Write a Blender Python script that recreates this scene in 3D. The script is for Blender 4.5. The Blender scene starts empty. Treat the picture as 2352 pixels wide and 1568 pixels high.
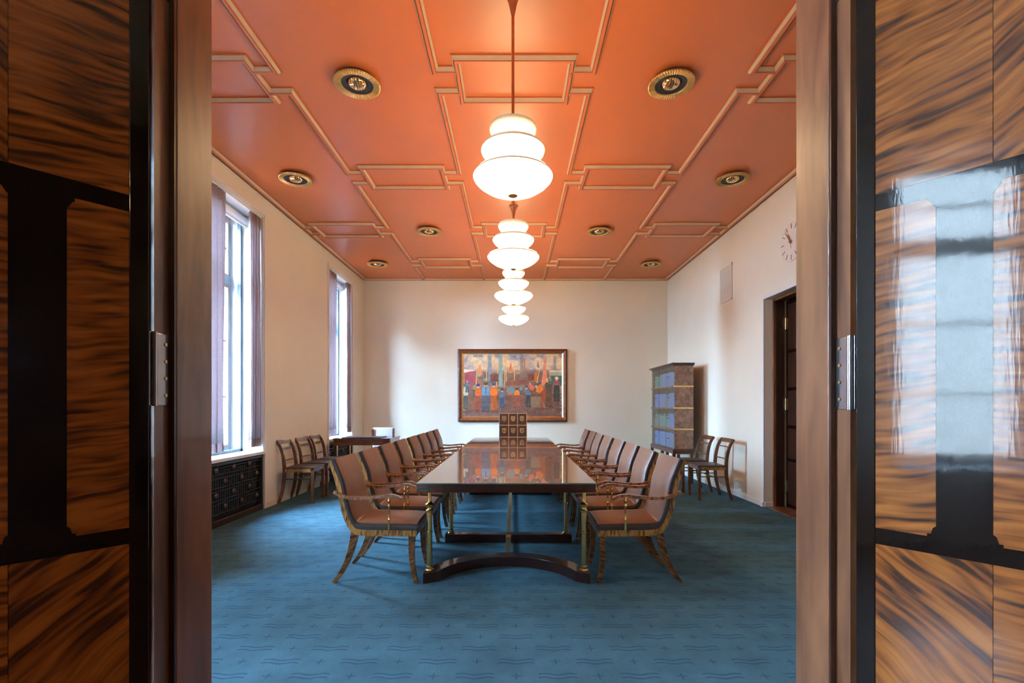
import bpy, math, random
import numpy as np
from mathutils import Matrix, Vector
random.seed(7)
sc = bpy.context.scene
COL = sc.collection
PI = math.pi

# ------------------------------------------------------------------ camera, light, exposure
FPX, CU, CV, CAMZ = 1111.0, 1181.0, 933.0, 1.30
cam_d = bpy.data.cameras.new('camera'); cam = bpy.data.objects.new('camera', cam_d); COL.objects.link(cam)
cam_d.sensor_width = 36.0; cam_d.sensor_fit = 'HORIZONTAL'; cam_d.lens = 36.0 * FPX / 2352.0
cam_d.shift_x = (1176.0 - CU) / 2352.0; cam_d.shift_y = (CV - 784.0) / 2352.0
cam_d.clip_start = 0.05; cam_d.clip_end = 300
cam.location = (0, 0, CAMZ); cam.rotation_euler = (PI / 2, 0, 0)
sc.camera = cam

world = bpy.data.worlds.new('overcast_sky'); sc.world = world; world.use_nodes = True
bgn = world.node_tree.nodes['Background']
SKY_COL, SKY_STRENGTH = (0.50, 0.74, 1.0), 92.0
bgn.inputs['Color'].default_value = (*SKY_COL, 1); bgn.inputs['Strength'].default_value = SKY_STRENGTH
LAMP_COL, LAMP_STRENGTH = (1.0, 0.68, 0.36), 7.8
sc.view_settings.view_transform = 'Standard'; sc.view_settings.look = 'None'
sc.view_settings.exposure = 1.42; sc.view_settings.gamma = 1.0; sc.view_settings.use_curve_mapping = False
sc.cycles.sample_clamp_indirect = 6.0
sc.cycles.caustics_reflective = False; sc.cycles.caustics_refractive = False

# room constants (metres; x right, y into the room, z up; camera above the origin)
XL, XR, YF, YB, ZC = -3.18, 3.235, 1.30, 10.20, 3.98
WINS = [(-2.30, -0.99), (1.55, 2.78), (4.92, 6.15), (8.29, 9.52)]
WIN_TOP, SILL = 3.72, 0.735
TCX, TZ, TY0, TY1, THW = -0.055, 0.76, 3.41, 8.41, 0.632

def portal(y0, y1):
    d = bpy.data.lights.new('daylight_portal', 'AREA'); d.shape = 'RECTANGLE'
    d.size = WIN_TOP - SILL; d.size_y = y1 - y0; d.cycles.is_portal = True
    o = bpy.data.objects.new('daylight_portal', d); COL.objects.link(o)
    o.location = (-3.80, (y0 + y1) / 2, (WIN_TOP + SILL) / 2); o.rotation_euler = (0, -PI / 2, 0)
for w in WINS: portal(*w)

# ------------------------------------------------------------------ helpers
def lin(c):
    f = lambda v: v / 12.92 if v <= 0.04045 else ((v + 0.055) / 1.055) ** 2.4
    return tuple(f(v / 255.0) for v in c)

def node(nt, typ, ins=None, **at):
    n = nt.nodes.new(typ)
    for k, v in at.items(): setattr(n, k, v)
    for k, v in (ins or {}).items():
        s = n.inputs[k]
        if isinstance(v, bpy.types.NodeSocket): nt.links.new(v, s)
        else: s.default_value = v
    return n
def mth(nt, op, a, b=None, c=None):
    ins = {0: a}
    if b is not None: ins[1] = b
    if c is not None: ins[2] = c
    return node(nt, 'ShaderNodeMath', ins, operation=op).outputs[0]
def ramp(nt, fac, stops):
    n = node(nt, 'ShaderNodeValToRGB', {0: fac}); e = n.color_ramp.elements
    while len(e) < len(stops): e.new(0.5)
    for i, (p, c) in enumerate(stops): e[i].position = p; e[i].color = (*c, 1) if len(c) == 3 else c
    return n.outputs[0]
def mixc(nt, fac, a, b, mode='MIX'):
    n = node(nt, 'ShaderNodeMix', None, data_type='RGBA', blend_type=mode)
    for idx, v in ((0, fac), (6, a), (7, b)):
        s = n.inputs[idx]
        if isinstance(v, bpy.types.NodeSocket): nt.links.new(v, s)
        else: s.default_value = (*v, 1) if isinstance(v, tuple) and len(v) == 3 else v
    return n.outputs[2]

MATS = {}
def mat(name, base=(.5, .5, .5), rough=.5, metal=0., spec=.5, coat=0., emit=None, es=0., coat_rough=.05):
    m = bpy.data.materials.new(name); m.use_nodes = True; nt = m.node_tree
    b = nt.nodes['Principled BSDF']; i = b.inputs
    i['Base Color'].default_value = (*base, 1); i['Roughness'].default_value = rough; i['Metallic'].default_value = metal
    i['Specular IOR Level'].default_value = spec; i['Coat Weight'].default_value = coat; i['Coat Roughness'].default_value = coat_rough
    if emit: i['Emission Color'].default_value = (*emit, 1); i['Emission Strength'].default_value = es
    MATS[name] = m
    return m, nt, b
def objco(nt, scale=(1, 1, 1), rot=(0, 0, 0), loc=(0, 0, 0)):
    t = node(nt, 'ShaderNodeTexCoord')
    return node(nt, 'ShaderNodeMapping', {'Vector': t.outputs['Object'], 'Scale': scale, 'Rotation': rot, 'Location': loc}).outputs[0]
def noise(nt, vec, scale, detail=2., rough=.5, dist=0.):
    return node(nt, 'ShaderNodeTexNoise', {'Vector': vec, 'Scale': scale, 'Detail': detail, 'Roughness': rough, 'Distortion': dist})
def bump(nt, b, h, strength=.2, dist=.01):
    nt.links.new(node(nt, 'ShaderNodeBump', {'Height': h, 'Strength': strength, 'Distance': dist}).outputs[0], b.inputs['Normal'])
def addv(nt, a, b):
    return node(nt, 'ShaderNodeVectorMath', {0: a, 1: b}, operation='ADD').outputs[0]
def scalev(nt, a, s):
    return node(nt, 'ShaderNodeVectorMath', {0: a, 3: s}, operation='SCALE').outputs[0]

def mottled(name, c, var=.12, scale=3., **kw):
    m, nt, b = mat(name, c, **kw)
    n = noise(nt, objco(nt), scale, 3.)
    c2 = tuple(v * (1 - var) for v in c); c3 = tuple(min(1, v * (1 + var)) for v in c)
    nt.links.new(ramp(nt, n.outputs[0], [(.3, c2), (.7, c3)]), b.inputs['Base Color'])
    return m
def figured(name, dark, mid, light, ripple=(8.5, 8.5, 78), rot=(0, 0, 0), warp=.024, rough=.36, coat=.9, grain=.22, lo=.36, hi=.64, seed=0.):
    """curly birch: stretched ripples bent by a slow warp plus fine vertical grain"""
    m, nt, b = mat(name, mid, rough=rough, coat=coat, coat_rough=.06, spec=.25)
    co = objco(nt, rot=rot, loc=(seed, seed * .7, seed * 1.3))
    w = noise(nt, co, 4.5, 2.).outputs['Color']
    wv = scalev(nt, node(nt, 'ShaderNodeVectorMath', {0: w, 1: (.5, .5, .5)}, operation='SUBTRACT').outputs[0], warp * 2.2)
    c2 = addv(nt, co, wv)
    st = node(nt, 'ShaderNodeMapping', {'Vector': c2, 'Scale': ripple}).outputs[0]
    n1 = noise(nt, st, 1.0, 1.2, .45, .25).outputs[0]
    big = noise(nt, co, 5., 2.).outputs[0]
    gr = noise(nt, node(nt, 'ShaderNodeMapping', {'Vector': co, 'Scale': (240, 240, 8)}).outputs[0], 1., 2.).outputs[0]
    f = mth(nt, 'ADD', mth(nt, 'MULTIPLY', n1, .72), mth(nt, 'MULTIPLY', big, .28))
    col = ramp(nt, f, [(lo, dark), (lo + (hi - lo) * .42, mid), (hi, light)])
    col = mixc(nt, grain, col, ramp(nt, gr, [(.3, tuple(.55 * v for v in mid)), (.7, light)]), 'MULTIPLY') if False else mixc(nt, mth(nt, 'MULTIPLY', gr, grain), col, mid)
    nt.links.new(col, b.inputs['Base Color'])
    bump(nt, b, noise(nt, objco(nt, (150, 150, 14)), 1., 2.).outputs[0], .035, .002)
    nt.links.new(b.inputs['Normal'].links[0].from_socket, b.inputs['Coat Normal'])
    return m
def woodgrain(name, dark, light, scale=(3, 3, 40), rough=.3, coat=.4, rot=(0, 0, 0), det=4.):
    m, nt, b = mat(name, dark, rough=rough, coat=coat)
    n = noise(nt, objco(nt, scale, rot), 1., det, .6, .4).outputs[0]
    nt.links.new(ramp(nt, n, [(.32, dark), (.7, light)]), b.inputs['Base Color'])
    return m

class MB:
    """collects faces; build() links them as one mesh object"""
    def __init__(s): s.v = []; s.f = []; s.m = []
    def add(s, vs, fs, mi=0):
        o = len(s.v); s.v += [tuple(v) for v in vs]; s.f += [tuple(i + o for i in f) for f in fs]; s.m += [mi] * len(fs); return s
    def box(s, x0, x1, y0, y1, z0, z1, mi=0):
        return s.add([(x0, y0, z0), (x1, y0, z0), (x1, y1, z0), (x0, y1, z0), (x0, y0, z1), (x1, y0, z1), (x1, y1, z1), (x0, y1, z1)],
                     [(0, 3, 2, 1), (4, 5, 6, 7), (0, 1, 5, 4), (1, 2, 6, 5), (2, 3, 7, 6), (3, 0, 4, 7)], mi)
    def prism(s, poly, a0, a1, axis='y', mi=0):
        n = len(poly)
        def P(p, a): return {'y': (p[0], a, p[1]), 'z': (p[0], p[1], a), 'x': (a, p[0], p[1])}[axis]
        vs = [P(p, a0) for p in poly] + [P(p, a1) for p in poly]
        fs = [tuple(range(n))[::-1], tuple(range(n, 2 * n))] + [(i, (i + 1) % n, n + (i + 1) % n, n + i) for i in range(n)]
        return s.add(vs, fs, mi)
    def lathe(s, prof, n=32, c=(0, 0, 0), axis='z', mi=0, rib=0.):
        vs = []; fs = []; k = len(prof)
        for j in range(n):
            a = 2 * PI * j / n
            for r, h in prof:
                q = h - (rib if (rib and j % 2) else 0)
                p = (r * math.cos(a), r * math.sin(a), q)
                if axis == 'x': p = (p[2], p[0], p[1])
                elif axis == 'y': p = (p[0], p[2], p[1])
                vs.append((p[0] + c[0], p[1] + c[1], p[2] + c[2]))
        for j in range(n):
            for i in range(k - 1):
                a = j * k + i; b = ((j + 1) % n) * k + i
                fs.append((a, b, b + 1, a + 1))
        return s.add(vs, fs, mi)
    def cyl(s, c, r, h, axis='z', n=16, mi=0):
        return s.lathe([(0, 0), (r, 0), (r, h), (0, h)], n, c, axis, mi)
    def sweep(s, path, ws, hs, up=(0, 1, 0), mi=0):
        """rectangular section along a path; ws along `up`, hs across"""
        k = len(path); vs = []; up = Vector(up)
        for i, p in enumerate(path):
            p = Vector(p); t = (Vector(path[min(i + 1, k - 1)]) - Vector(path[max(i - 1, 0)])).normalized()
            nrm = t.cross(up).normalized(); w = ws[i] / 2; h = hs[i] / 2
            u2 = nrm.cross(t).normalized()
            vs += [p + u2 * w + nrm * h, p - u2 * w + nrm * h, p - u2 * w - nrm * h, p + u2 * w - nrm * h]
        fs = [(0, 1, 2, 3), tuple((k - 1) * 4 + q for q in (3, 2, 1, 0))]
        for i in range(k - 1):
            for q in range(4): fs.append((i * 4 + q, (i + 1) * 4 + q, (i + 1) * 4 + (q + 1) % 4, i * 4 + (q + 1) % 4))
        return s.add(vs, fs, mi)
    def loft(s, rings, cap=True, mis=None):
        n = len(rings[0]); vs = [p for r in rings for p in r]; o = len(s.v); s.v += [tuple(v) for v in vs]
        for i in range(len(rings) - 1):
            for q in range(n):
                s.f.append((o + i * n + q, o + i * n + (q + 1) % n, o + (i + 1) * n + (q + 1) % n, o + (i + 1) * n + q)); s.m.append(mis[q] if mis else 0)
        if cap:
            s.f.append(tuple(o + q for q in range(n))[::-1]); s.m.append(mis[-1] if mis else 0)
            s.f.append(tuple(o + (len(rings) - 1) * n + q for q in range(n))); s.m.append(mis[-1] if mis else 0)
        return s
    def mesh(s, name, mats, smooth=False, auto=None):
        import bmesh
        me = bpy.data.meshes.new(name); me.from_pydata(s.v, [], s.f)
        for m in (mats if isinstance(mats, (list, tuple)) else [mats]): me.materials.append(MATS[m])
        if any(s.m): me.polygons.foreach_set('material_index', s.m)
        bm = bmesh.new(); bm.from_mesh(me); bmesh.ops.remove_doubles(bm, verts=bm.verts, dist=1e-6)
        bmesh.ops.recalc_face_normals(bm, faces=bm.faces)
        bm.to_mesh(me); bm.free()
        if smooth:
            me.polygons.foreach_set('use_smooth', [True] * len(me.polygons))
            if auto: me.set_sharp_from_angle(angle=math.radians(auto))
        return me
    def build(s, name, mats, parent=None, smooth=False, auto=35, bevel=0., loc=None, rot=None):
        o = bpy.data.objects.new(name, s.mesh(name, mats, smooth, auto)); COL.objects.link(o)
        if parent: o.parent = parent
        if bevel:
            b = o.modifiers.new('edge', 'BEVEL'); b.width = bevel; b.segments = 2; b.limit_method = 'ANGLE'; b.angle_limit = math.radians(40)
        if loc: o.location = loc
        if rot: o.rotation_euler = rot
        return o
def B(x0, x1, y0, y1, z0, z1): return MB().box(x0, x1, y0, y1, z0, z1)
def tag(o, label=None, cat=None, group=None, kind=None):
    for k, v in (('label', label), ('category', cat), ('group', group), ('kind', kind)):
        if v: o[k] = v
    return o
def empty(name, loc=(0, 0, 0), rz=0., parent=None):
    o = bpy.data.objects.new(name, None); COL.objects.link(o); o.location = loc; o.rotation_euler = (0, 0, rz); o.empty_display_size = .1
    if parent: o.parent = parent
    return o
def struct(name, mb, m, bevel=0., parent=None, smooth=False):
    o = mb.build(name, m, parent, smooth, bevel=bevel)
    if not parent: o['kind'] = 'structure'
    return o
def copy_tree(o, parent=None):
    c = o.copy(); COL.objects.link(c)
    if parent: c.parent = parent
    for ch in list(o.children): copy_tree(ch, c)
    return c
def inst(src, parent, loc=(0, 0, 0), rot=None, scale=None):
    c = src.copy(); COL.objects.link(c); c.parent = parent; c.location = loc
    if rot: c.rotation_euler = rot
    if scale: c.scale = scale
    return c
def spline(pts, n):
    """Catmull-Rom through tuples"""
    P = [Vector(p) for p in pts]; P = [P[0] * 2 - P[1]] + P + [P[-1] * 2 - P[-2]]; out = []
    segs = len(pts) - 1
    for k in range(n):
        t = k / (n - 1) * segs; i = min(int(t), segs - 1); t -= i
        a, b, c, d = P[i:i + 4]
        out.append(.5 * ((2 * b) + (c - a) * t + (2 * a - 5 * b + 4 * c - d) * t * t + (3 * b - a - 3 * c + d) * t ** 3))
    return [tuple(v) for v in out]
ORD = ['first', 'second', 'third', 'fourth', 'fifth', 'sixth', 'seventh', 'eighth']

# ------------------------------------------------------------------ materials
mottled('wall_paint', (.81, .745, .615), .02, 2., rough=.6)
mottled('white_paint', (.76, .755, .74), .02, 4., rough=.4)
mottled('trim_paint', (.80, .74, .67), .02, 4., rough=.4)
mottled('ceiling_paint', (.60, .158, .048), .04, 1.2, rough=.36)
mottled('moulding_orange', (.58, .15, .05), .04, 6., rough=.4)
mottled('moulding_beige', (.58, .45, .31), .05, 9., rough=.4)
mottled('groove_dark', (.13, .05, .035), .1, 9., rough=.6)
mottled('lilac_cloth', (.56, .49, .51), .1, 60., rough=.9)
mottled('hem_cloth', (.36, .22, .19), .1, 60., rough=.9)
mottled('black_metal', (.022, .018, .018), .2, 40., rough=.38)
mottled('rod_metal', (.045, .036, .034), .2, 40., rough=.34, metal=.4)
mottled('medallion_bronze', (.10, .055, .038), .25, 60., rough=.36, metal=.5)
mottled('black_backing', (.008, .007, .007), .2, 10., rough=.8)
mottled('brass', (.78, .50, .19), .06, 30., rough=.24, metal=1.)
mottled('antique_brass', (.58, .40, .18), .15, 30., rough=.3, metal=1.)
mottled('gilt', (.85, .55, .22), .15, 40., rough=.32, metal=.9)
mottled('ring_gilt', (.58, .36, .12), .1, 30., rough=.38, metal=.55)
mottled('copper_rod', (.62, .27, .13), .08, 30., rough=.3, metal=.85)
mottled('nickel', (.62, .55, .52), .06, 30., rough=.2, metal=1.)
mottled('hinge_steel', (.42, .36, .35), .1, 30., rough=.25, metal=1.)
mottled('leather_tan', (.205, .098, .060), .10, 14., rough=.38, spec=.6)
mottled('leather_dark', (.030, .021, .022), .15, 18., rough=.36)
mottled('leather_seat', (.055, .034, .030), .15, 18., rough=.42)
mottled('leather_lilac', (.42, .38, .42), .06, 16., rough=.4)
mottled('leather_brown', (.085, .042, .030), .2, 25., rough=.45)
mottled('copper_tooling', (.66, .42, .28), .12, 60., rough=.45, metal=.1)
mottled('gold_emblem', (.80, .56, .30), .1, 60., rough=.4, metal=.4)
mottled('clock_face', (.80, .72, .64), .02, 8., rough=.5)
mottled('clock_gold', (.42, .24, .11), .1, 40., rough=.35, metal=.6)
mottled('vent_white', (.82, .75, .66), .02, 8., rough=.5)
mottled('black_inner', (.03, .028, .032), .2, 30., rough=.5)
woodgrain('table_top_wood', lin((58, 26, 16)), lin((96, 46, 28)), (14, 2.2, 14), .28, .3)
woodgrain('table_dark', lin((36, 16, 12)), lin((62, 30, 22)), (6, 6, 40), .26, .5)
woodgrain('chair_brown', lin((58, 32, 17)), lin((122, 72, 38)), (22, 22, 22), .32, .4)
woodgrain('arm_wood', lin((74, 38, 16)), lin((168, 104, 54)), (55, 10, 30), .24, .5)
woodgrain('cabinet_burl', lin((104, 74, 58)), lin((166, 128, 104)), (16, 16, 16), .34, .3, det=6.)
woodgrain('cabinet_base', lin((54, 26, 18)), lin((84, 46, 34)), (6, 6, 30), .3, .4)
woodgrain('desk_wood', lin((70, 38, 18)), lin((128, 76, 40)), (8, 20, 20), .3, .4)
woodgrain('frame_wood', lin((110, 56, 26)), lin((150, 84, 44)), (18, 4, 18), .34, .3)
woodgrain('frame_dark', lin((70, 34, 18)), lin((98, 52, 28)), (18, 4, 18), .4, .2)
woodgrain('sash_wood', lin((84, 46, 36)), lin((116, 70, 54)), (20, 20, 3), .5, 0.)
woodgrain('inner_sash', lin((78, 92, 102)), lin((98, 112, 122)), (20, 20, 3), .45, 0.)
woodgrain('jamb_wood', lin((82, 44, 25)), lin((146, 92, 58)), (9, 9, 1.7), .40, .5, det=3.)
woodgrain('jamb_dark', lin((36, 17, 9)), lin((60, 30, 16)), (9, 9, 2), .3, .5)
woodgrain('ebony', lin((14, 6, 4)), lin((25, 12, 8)), (40, 40, 2.5), .25, .8)
woodgrain('parquet', lin((58, 34, 20)), lin((88, 54, 32)), (4, 20, 4), .3, .3)
_e = MATS['ebony'].node_tree; bump(_e, _e.nodes['Principled BSDF'], noise(_e, objco(_e, (90, 90, 30)), 1., 3.).outputs[0], .05, .002)
_e.links.new(_e.nodes['Principled BSDF'].inputs['Normal'].links[0].from_socket, _e.nodes['Principled BSDF'].inputs['Coat Normal'])
_e.nodes['Principled BSDF'].inputs['Specular IOR Level'].default_value = .12
fd, fm, fl = lin((44, 17, 4)), lin((130, 66, 17)), lin((170, 98, 33))
for i, rt in enumerate((0., .10, -.12, .62, -.62, .18)):
    figured('birch_%d' % i, fd, fm, fl, rot=(0, rt, 0), seed=3.1 * i)
figured('zebra_birch', lin((44, 23, 9)), lin((132, 90, 42)), lin((178, 130, 68)), ripple=(70, 20, 14), warp=.02, rough=.34, coat=.3, lo=.34, hi=.60)
figured('leg_birch', lin((38, 21, 10)), lin((92, 56, 28)), lin((140, 94, 50)), ripple=(16, 16, 70), rot=(0, .5, 0), warp=.02, rough=.34, coat=.3, lo=.34, hi=.62)

def make_glass(name, tint, fac):
    m = bpy.data.materials.new(name); m.use_nodes = True; nt = m.node_tree; nt.nodes.clear()
    tr = node(nt, 'ShaderNodeBsdfTransparent', {'Color': (*tint, 1)}); gl = node(nt, 'ShaderNodeBsdfGlossy', {'Roughness': .02})
    bf = node(nt, 'ShaderNodeNewGeometry').outputs['Backfacing']
    fr = node(nt, 'ShaderNodeFresnel', {'IOR': mth(nt, 'ADD', mth(nt, 'MULTIPLY', bf, 1 / 1.45 - 1.45), 1.45)})
    mx = node(nt, 'ShaderNodeMixShader', {0: mth(nt, 'MULTIPLY', fr.outputs[0], fac), 1: tr.outputs[0], 2: gl.outputs[0]})
    nt.links.new(mx.outputs[0], node(nt, 'ShaderNodeOutputMaterial').inputs[0]); MATS[name] = m
make_glass('window_glass', (.95, .98, 1.), 1.)
make_glass('cabinet_glass', (.84, .93, .92), 1.2)

def cloth_translucent(name):
    m = MATS[name]; nt = m.node_tree; b = nt.nodes['Principled BSDF']; out = nt.nodes['Material Output']
    t = node(nt, 'ShaderNodeBsdfTranslucent', {'Color': (.50, .44, .46, 1)})
    mx = node(nt, 'ShaderNodeMixShader', {0: .36, 1: b.outputs[0], 2: t.outputs[0]}); nt.links.new(mx.outputs[0], out.inputs[0])
cloth_translucent('lilac_cloth'); cloth_translucent('hem_cloth')

def table_glass():   # glass sheet lying on dark red-brown veneer: veneer seen through a clear, mirror-smooth coat
    m, nt, b = mat('glass_on_veneer', rough=.03, spec=1.0, coat=1., coat_rough=.01)
    n = noise(nt, objco(nt, (16, 1.6, 16)), 1., 5., .6, .5).outputs[0]
    nt.links.new(ramp(nt, n, [(.3, lin((66, 30, 20))), (.7, lin((112, 58, 38)))]), b.inputs['Base Color'])
    b.inputs['Coat IOR'].default_value = 1.55; b.inputs['Roughness'].default_value = .25
table_glass()
mottled('glass_edge', (.10, .26, .20), .1, 20., rough=.1, coat=.5)

def carpet():
    m, nt, b = mat('carpet', rough=.95, spec=.15)
    co = objco(nt); xyz = node(nt, 'ShaderNodeSeparateXYZ', {0: co}); X, Y = xyz.outputs[0], xyz.outputs[1]
    v = mth(nt, 'DIVIDE', mth(nt, 'SUBTRACT', Y, 2.333), .133); row = mth(nt, 'FLOOR', mth(nt, 'ADD', v, .5))
    fy = mth(nt, 'MULTIPLY', mth(nt, 'SUBTRACT', v, row), .133)
    par = mth(nt, 'FLOORED_MODULO', row, 2.)
    xs = mth(nt, 'ADD', mth(nt, 'SUBTRACT', X, .21), mth(nt, 'MULTIPLY', par, .2))
    fx = mth(nt, 'WRAP', xs, .2, -.2); gx = mth(nt, 'WRAP', mth(nt, 'ADD', xs, .2), .2, -.2)
    w = mth(nt, 'MULTIPLY', mth(nt, 'COSINE', mth(nt, 'MULTIPLY', fx, 2 * PI / .13)), .0065)
    def band(val, half, soft=.0035):   # 1 inside |val|<half
        return node(nt, 'ShaderNodeMapRange', {0: mth(nt, 'ABSOLUTE', val), 1: half - soft, 2: half + soft, 3: 1., 4: 0.}).outputs[0]
    d = mth(nt, 'ADD', fy, w)
    line = mth(nt, 'MULTIPLY', band(mth(nt, 'SUBTRACT', mth(nt, 'ABSOLUTE', d), .0165), .0042), band(fx, .094))
    fill = mth(nt, 'MULTIPLY', band(d, .0165), band(fx, .09))
    cr = mth(nt, 'MAXIMUM', mth(nt, 'MULTIPLY', band(gx, .026), band(fy, .003)), mth(nt, 'MULTIPLY', band(gx, .0035), band(fy, .026)))
    base = lin((71, 107, 121)); blot = noise(nt, co, 3.4, 5., .65).outputs[0]; fine = noise(nt, co, 160., 2.).outputs[0]
    c = ramp(nt, blot, [(.3, tuple(k * .70 for k in base)), (.7, tuple(k * 1.14 for k in base))])
    c = mixc(nt, mth(nt, 'MULTIPLY', fine, .55), c, tuple(k * .62 for k in base))
    c = mixc(nt, mth(nt, 'MULTIPLY', fill, .18), c, lin((60, 94, 122)))
    c = mixc(nt, mth(nt, 'MULTIPLY', mth(nt, 'MAXIMUM', line, cr), .66), c, lin((18, 46, 66)))
    nt.links.new(c, b.inputs['Base Color']); bump(nt, b, fine, .5, .006)
carpet()

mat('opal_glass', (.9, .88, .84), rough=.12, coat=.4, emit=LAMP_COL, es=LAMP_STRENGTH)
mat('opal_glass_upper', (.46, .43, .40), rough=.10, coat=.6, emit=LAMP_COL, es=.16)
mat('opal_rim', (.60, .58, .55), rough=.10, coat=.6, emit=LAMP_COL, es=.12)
m_, nt_, b_ = mat('lens_glass', (.75, .45, .15), rough=.16, metal=.75, coat=.8)
nt_.links.new(ramp(nt_, node(nt_, 'ShaderNodeTexWave', {'Vector': objco(nt_), 'Scale': 16., 'Distortion': 6., 'Detail': 2.}).outputs['Fac'], [(.2, (.32, .15, .05)), (.8, (.95, .62, .26))]), b_.inputs['Base Color'])

# ------------------------------------------------------------------ room shell
struct('floor', B(XL - .3, XR + .3, 1.19, YB + .1, -.10, 0), 'carpet')
struct('floor_anteroom', B(XL - .3, XR + .3, -4.1, 1.19, -.10, 0), 'parquet')
struct('ceiling', B(XL - .5, XR + .5, 1.2, YB + .15, ZC, ZC + .12), 'ceiling_paint')
struct('ceiling_anteroom', B(XL - .5, XR + .5, -4.1, 1.2, ZC, ZC + .12), 'wall_paint')
XO = -3.75
wl = MB(); ys = [-4.1] + [v for w in WINS for v in w] + [YB + .15]
for i in range(0, len(ys), 2): wl.box(XO, XL, ys[i], ys[i + 1], -.1, ZC)
for a, b_ in WINS: wl.box(XO, XL, a, b_, WIN_TOP, ZC); wl.box(XO, -3.36, a, b_, -.1, SILL - .04)
struct('wall_left', wl, 'wall_paint')
struct('wall_back', B(XL, XR, YB, YB + .15, 0, ZC), 'wall_paint')
DY0, DY1, DZ = 4.90, 6.25, 2.68
wr = MB().box(XR, XR + .5, 1.12, DY0, 0, ZC).box(XR, XR + .5, DY1, YB + .15, 0, ZC).box(XR, XR + .5, DY0, DY1, DZ, ZC)
struct('wall_right', wr, 'wall_paint')
JL, JR, JO = -.813, .758, .14          # doorway reveal faces, jamb width
HEAD = 2.78
wf = MB().box(XL, JL - JO, 1.12, 1.30, 0, ZC).box(JR + JO, XR, 1.12, 1.30, 0, ZC).box(JL - JO, JR + JO, 1.12, 1.30, HEAD, ZC)
struct('wall_front', wf, 'wall_paint')
struct('wall_anteroom_right', B(XR, XR + .2, -4.1, 1.12, 0, ZC), 'jamb_dark')
struct('wall_anteroom_back', B(XL, XR, -4.25, -4.1, 0, ZC), 'jamb_dark')

# baseboards: low rail with a fine top bead
def baseboard(name, runs):
    o = empty(name); o['kind'] = 'structure'
    for (x0, y0, x1, y1) in runs:
        t, nx, ny = .012, 0, 0
        if abs(x1 - x0) < 1e-6:
            s = 1 if x0 < 0 else -1
            B(min(x0, x0 + s * t), max(x0, x0 + s * t), y0, y1, 0, .055).build('board', 'trim_paint', o)
            B(min(x0, x0 + s * .018), max(x0, x0 + s * .018), y0, y1, .055, .068).build('bead', 'trim_paint', o, bevel=.004)
        else:
            B(x0, x1, y0 - t, y0, 0, .055).build('board', 'trim_paint', o)
            B(x0, x1, y0 - .018, y0, .055, .068).build('bead', 'trim_paint', o, bevel=.004)
baseboard('baseboard_left', [(XL, 2.83, XL, 4.87), (XL, 6.20, XL, 8.24), (XL, 9.57, XL, YB)])
baseboard('baseboard_right', [(XR, 1.3, XR, DY0 - .06), (XR, DY1 + .06, XR, YB)])
baseboard('baseboard_back', [(XL + .02, YB, XR - .02, YB)])

# ceiling mouldings: orange flat with beige sloping cheeks
PROF = [(o * 1.12, d * 1.35, m) for o, d, m in ((-.034, 0, 0), (-.034, .006, 1), (-.028, .006, 1), (-.016, .026, 1), (-.013, .022, 2), (-.009, .030, 0), (.009, .030, 0), (.013, .022, 2), (.016, .026, 1), (.028, .006, 1), (.034, .006, 0), (.034, 0, 0))]
PM = [0, 0, 1, 2, 0, 0, 0, 2, 1, 0, 0]
def moulding(mb, path, closed):
    n = len(path); P = [Vector(p) for p in path]; k = len(PROF); vs = []
    for i in range(n):
        a = (P[i] - P[i - 1]).normalized() if (i > 0 or closed) else (P[1] - P[0]).normalized()
        b = (P[(i + 1) % n] - P[i]).normalized() if (i < n - 1 or closed) else a
        na, nb = Vector((-a.y, a.x)), Vector((-b.y, b.x)); mvec = (na + nb); mvec = mvec / (1 + na.dot(nb))
        for o, d, _ in PROF: vs.append((P[i].x + mvec.x * o, P[i].y + mvec.y * o, ZC - d))
    o0 = len(mb.v); mb.v += vs
    for i in range(n if closed else n - 1):
        j = (i + 1) % n
        for q in range(k - 1):
            mb.f.append((o0 + i * k + q, o0 + i * k + q + 1, o0 + j * k + q + 1, o0 + j * k + q)); mb.m.append(PM[q])
    if not closed:
        mb.f.append(tuple(o0 + q for q in range(k))); mb.m.append(0); mb.f.append(tuple(o0 + (n - 1) * k + q for q in range(k))); mb.m.append(0)
    return mb
MMATS = ['moulding_orange', 'moulding_beige', 'groove_dark']
tn = [0]
def trim(mb, mats):
    tn[0] += 1
    return struct('trim_%d' % tn[0], mb, mats)
RP, CP, FHX, FHY, ST = 1.683, 1.265, .45, .255, .13
rows = [(j, 3.97 + RP * j) for j in range(-1, 4)]
def cols(j): return (0., -2 * CP, 2 * CP) if j % 2 == 0 else (-CP, CP)
for j, y in rows:
    for cx in cols(j):
        trim(moulding(MB(), [(cx - FHX, y - FHY), (cx + FHX, y - FHY), (cx + FHX, y + FHY), (cx - FHX, y + FHY)], True), MMATS)
    for cx in cols(j):
        if abs(cx) > 2:       # stubs from the outer frames to the wall
            s = 1 if cx > 0 else -1; wx = (XR - .03) if s > 0 else (XL + .03)
            for dy in (-ST, ST): trim(moulding(MB(), [(cx + s * FHX, y + dy), (wx, y + dy)], False), MMATS)
    for lx in (-1.5 * CP, -.5 * CP, .5 * CP, 1.5 * CP):
        near = min(cols(j), key=lambda c: abs(c - lx)); e0 = near + (FHX if lx > near else -FHX)
        if j < 3:
            nx = min(cols(j + 1), key=lambda c: abs(c - lx)); e1 = nx + (FHX if lx > nx else -FHX); y2 = y + RP
            trim(moulding(MB(), [(e0, y + ST), (lx, y + ST), (lx, y2 - ST), (e1, y2 - ST)], False), MMATS)
        else:
            trim(moulding(MB(), [(e0, y + ST), (lx, y + ST), (lx, YB - .06)], False), MMATS)
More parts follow.
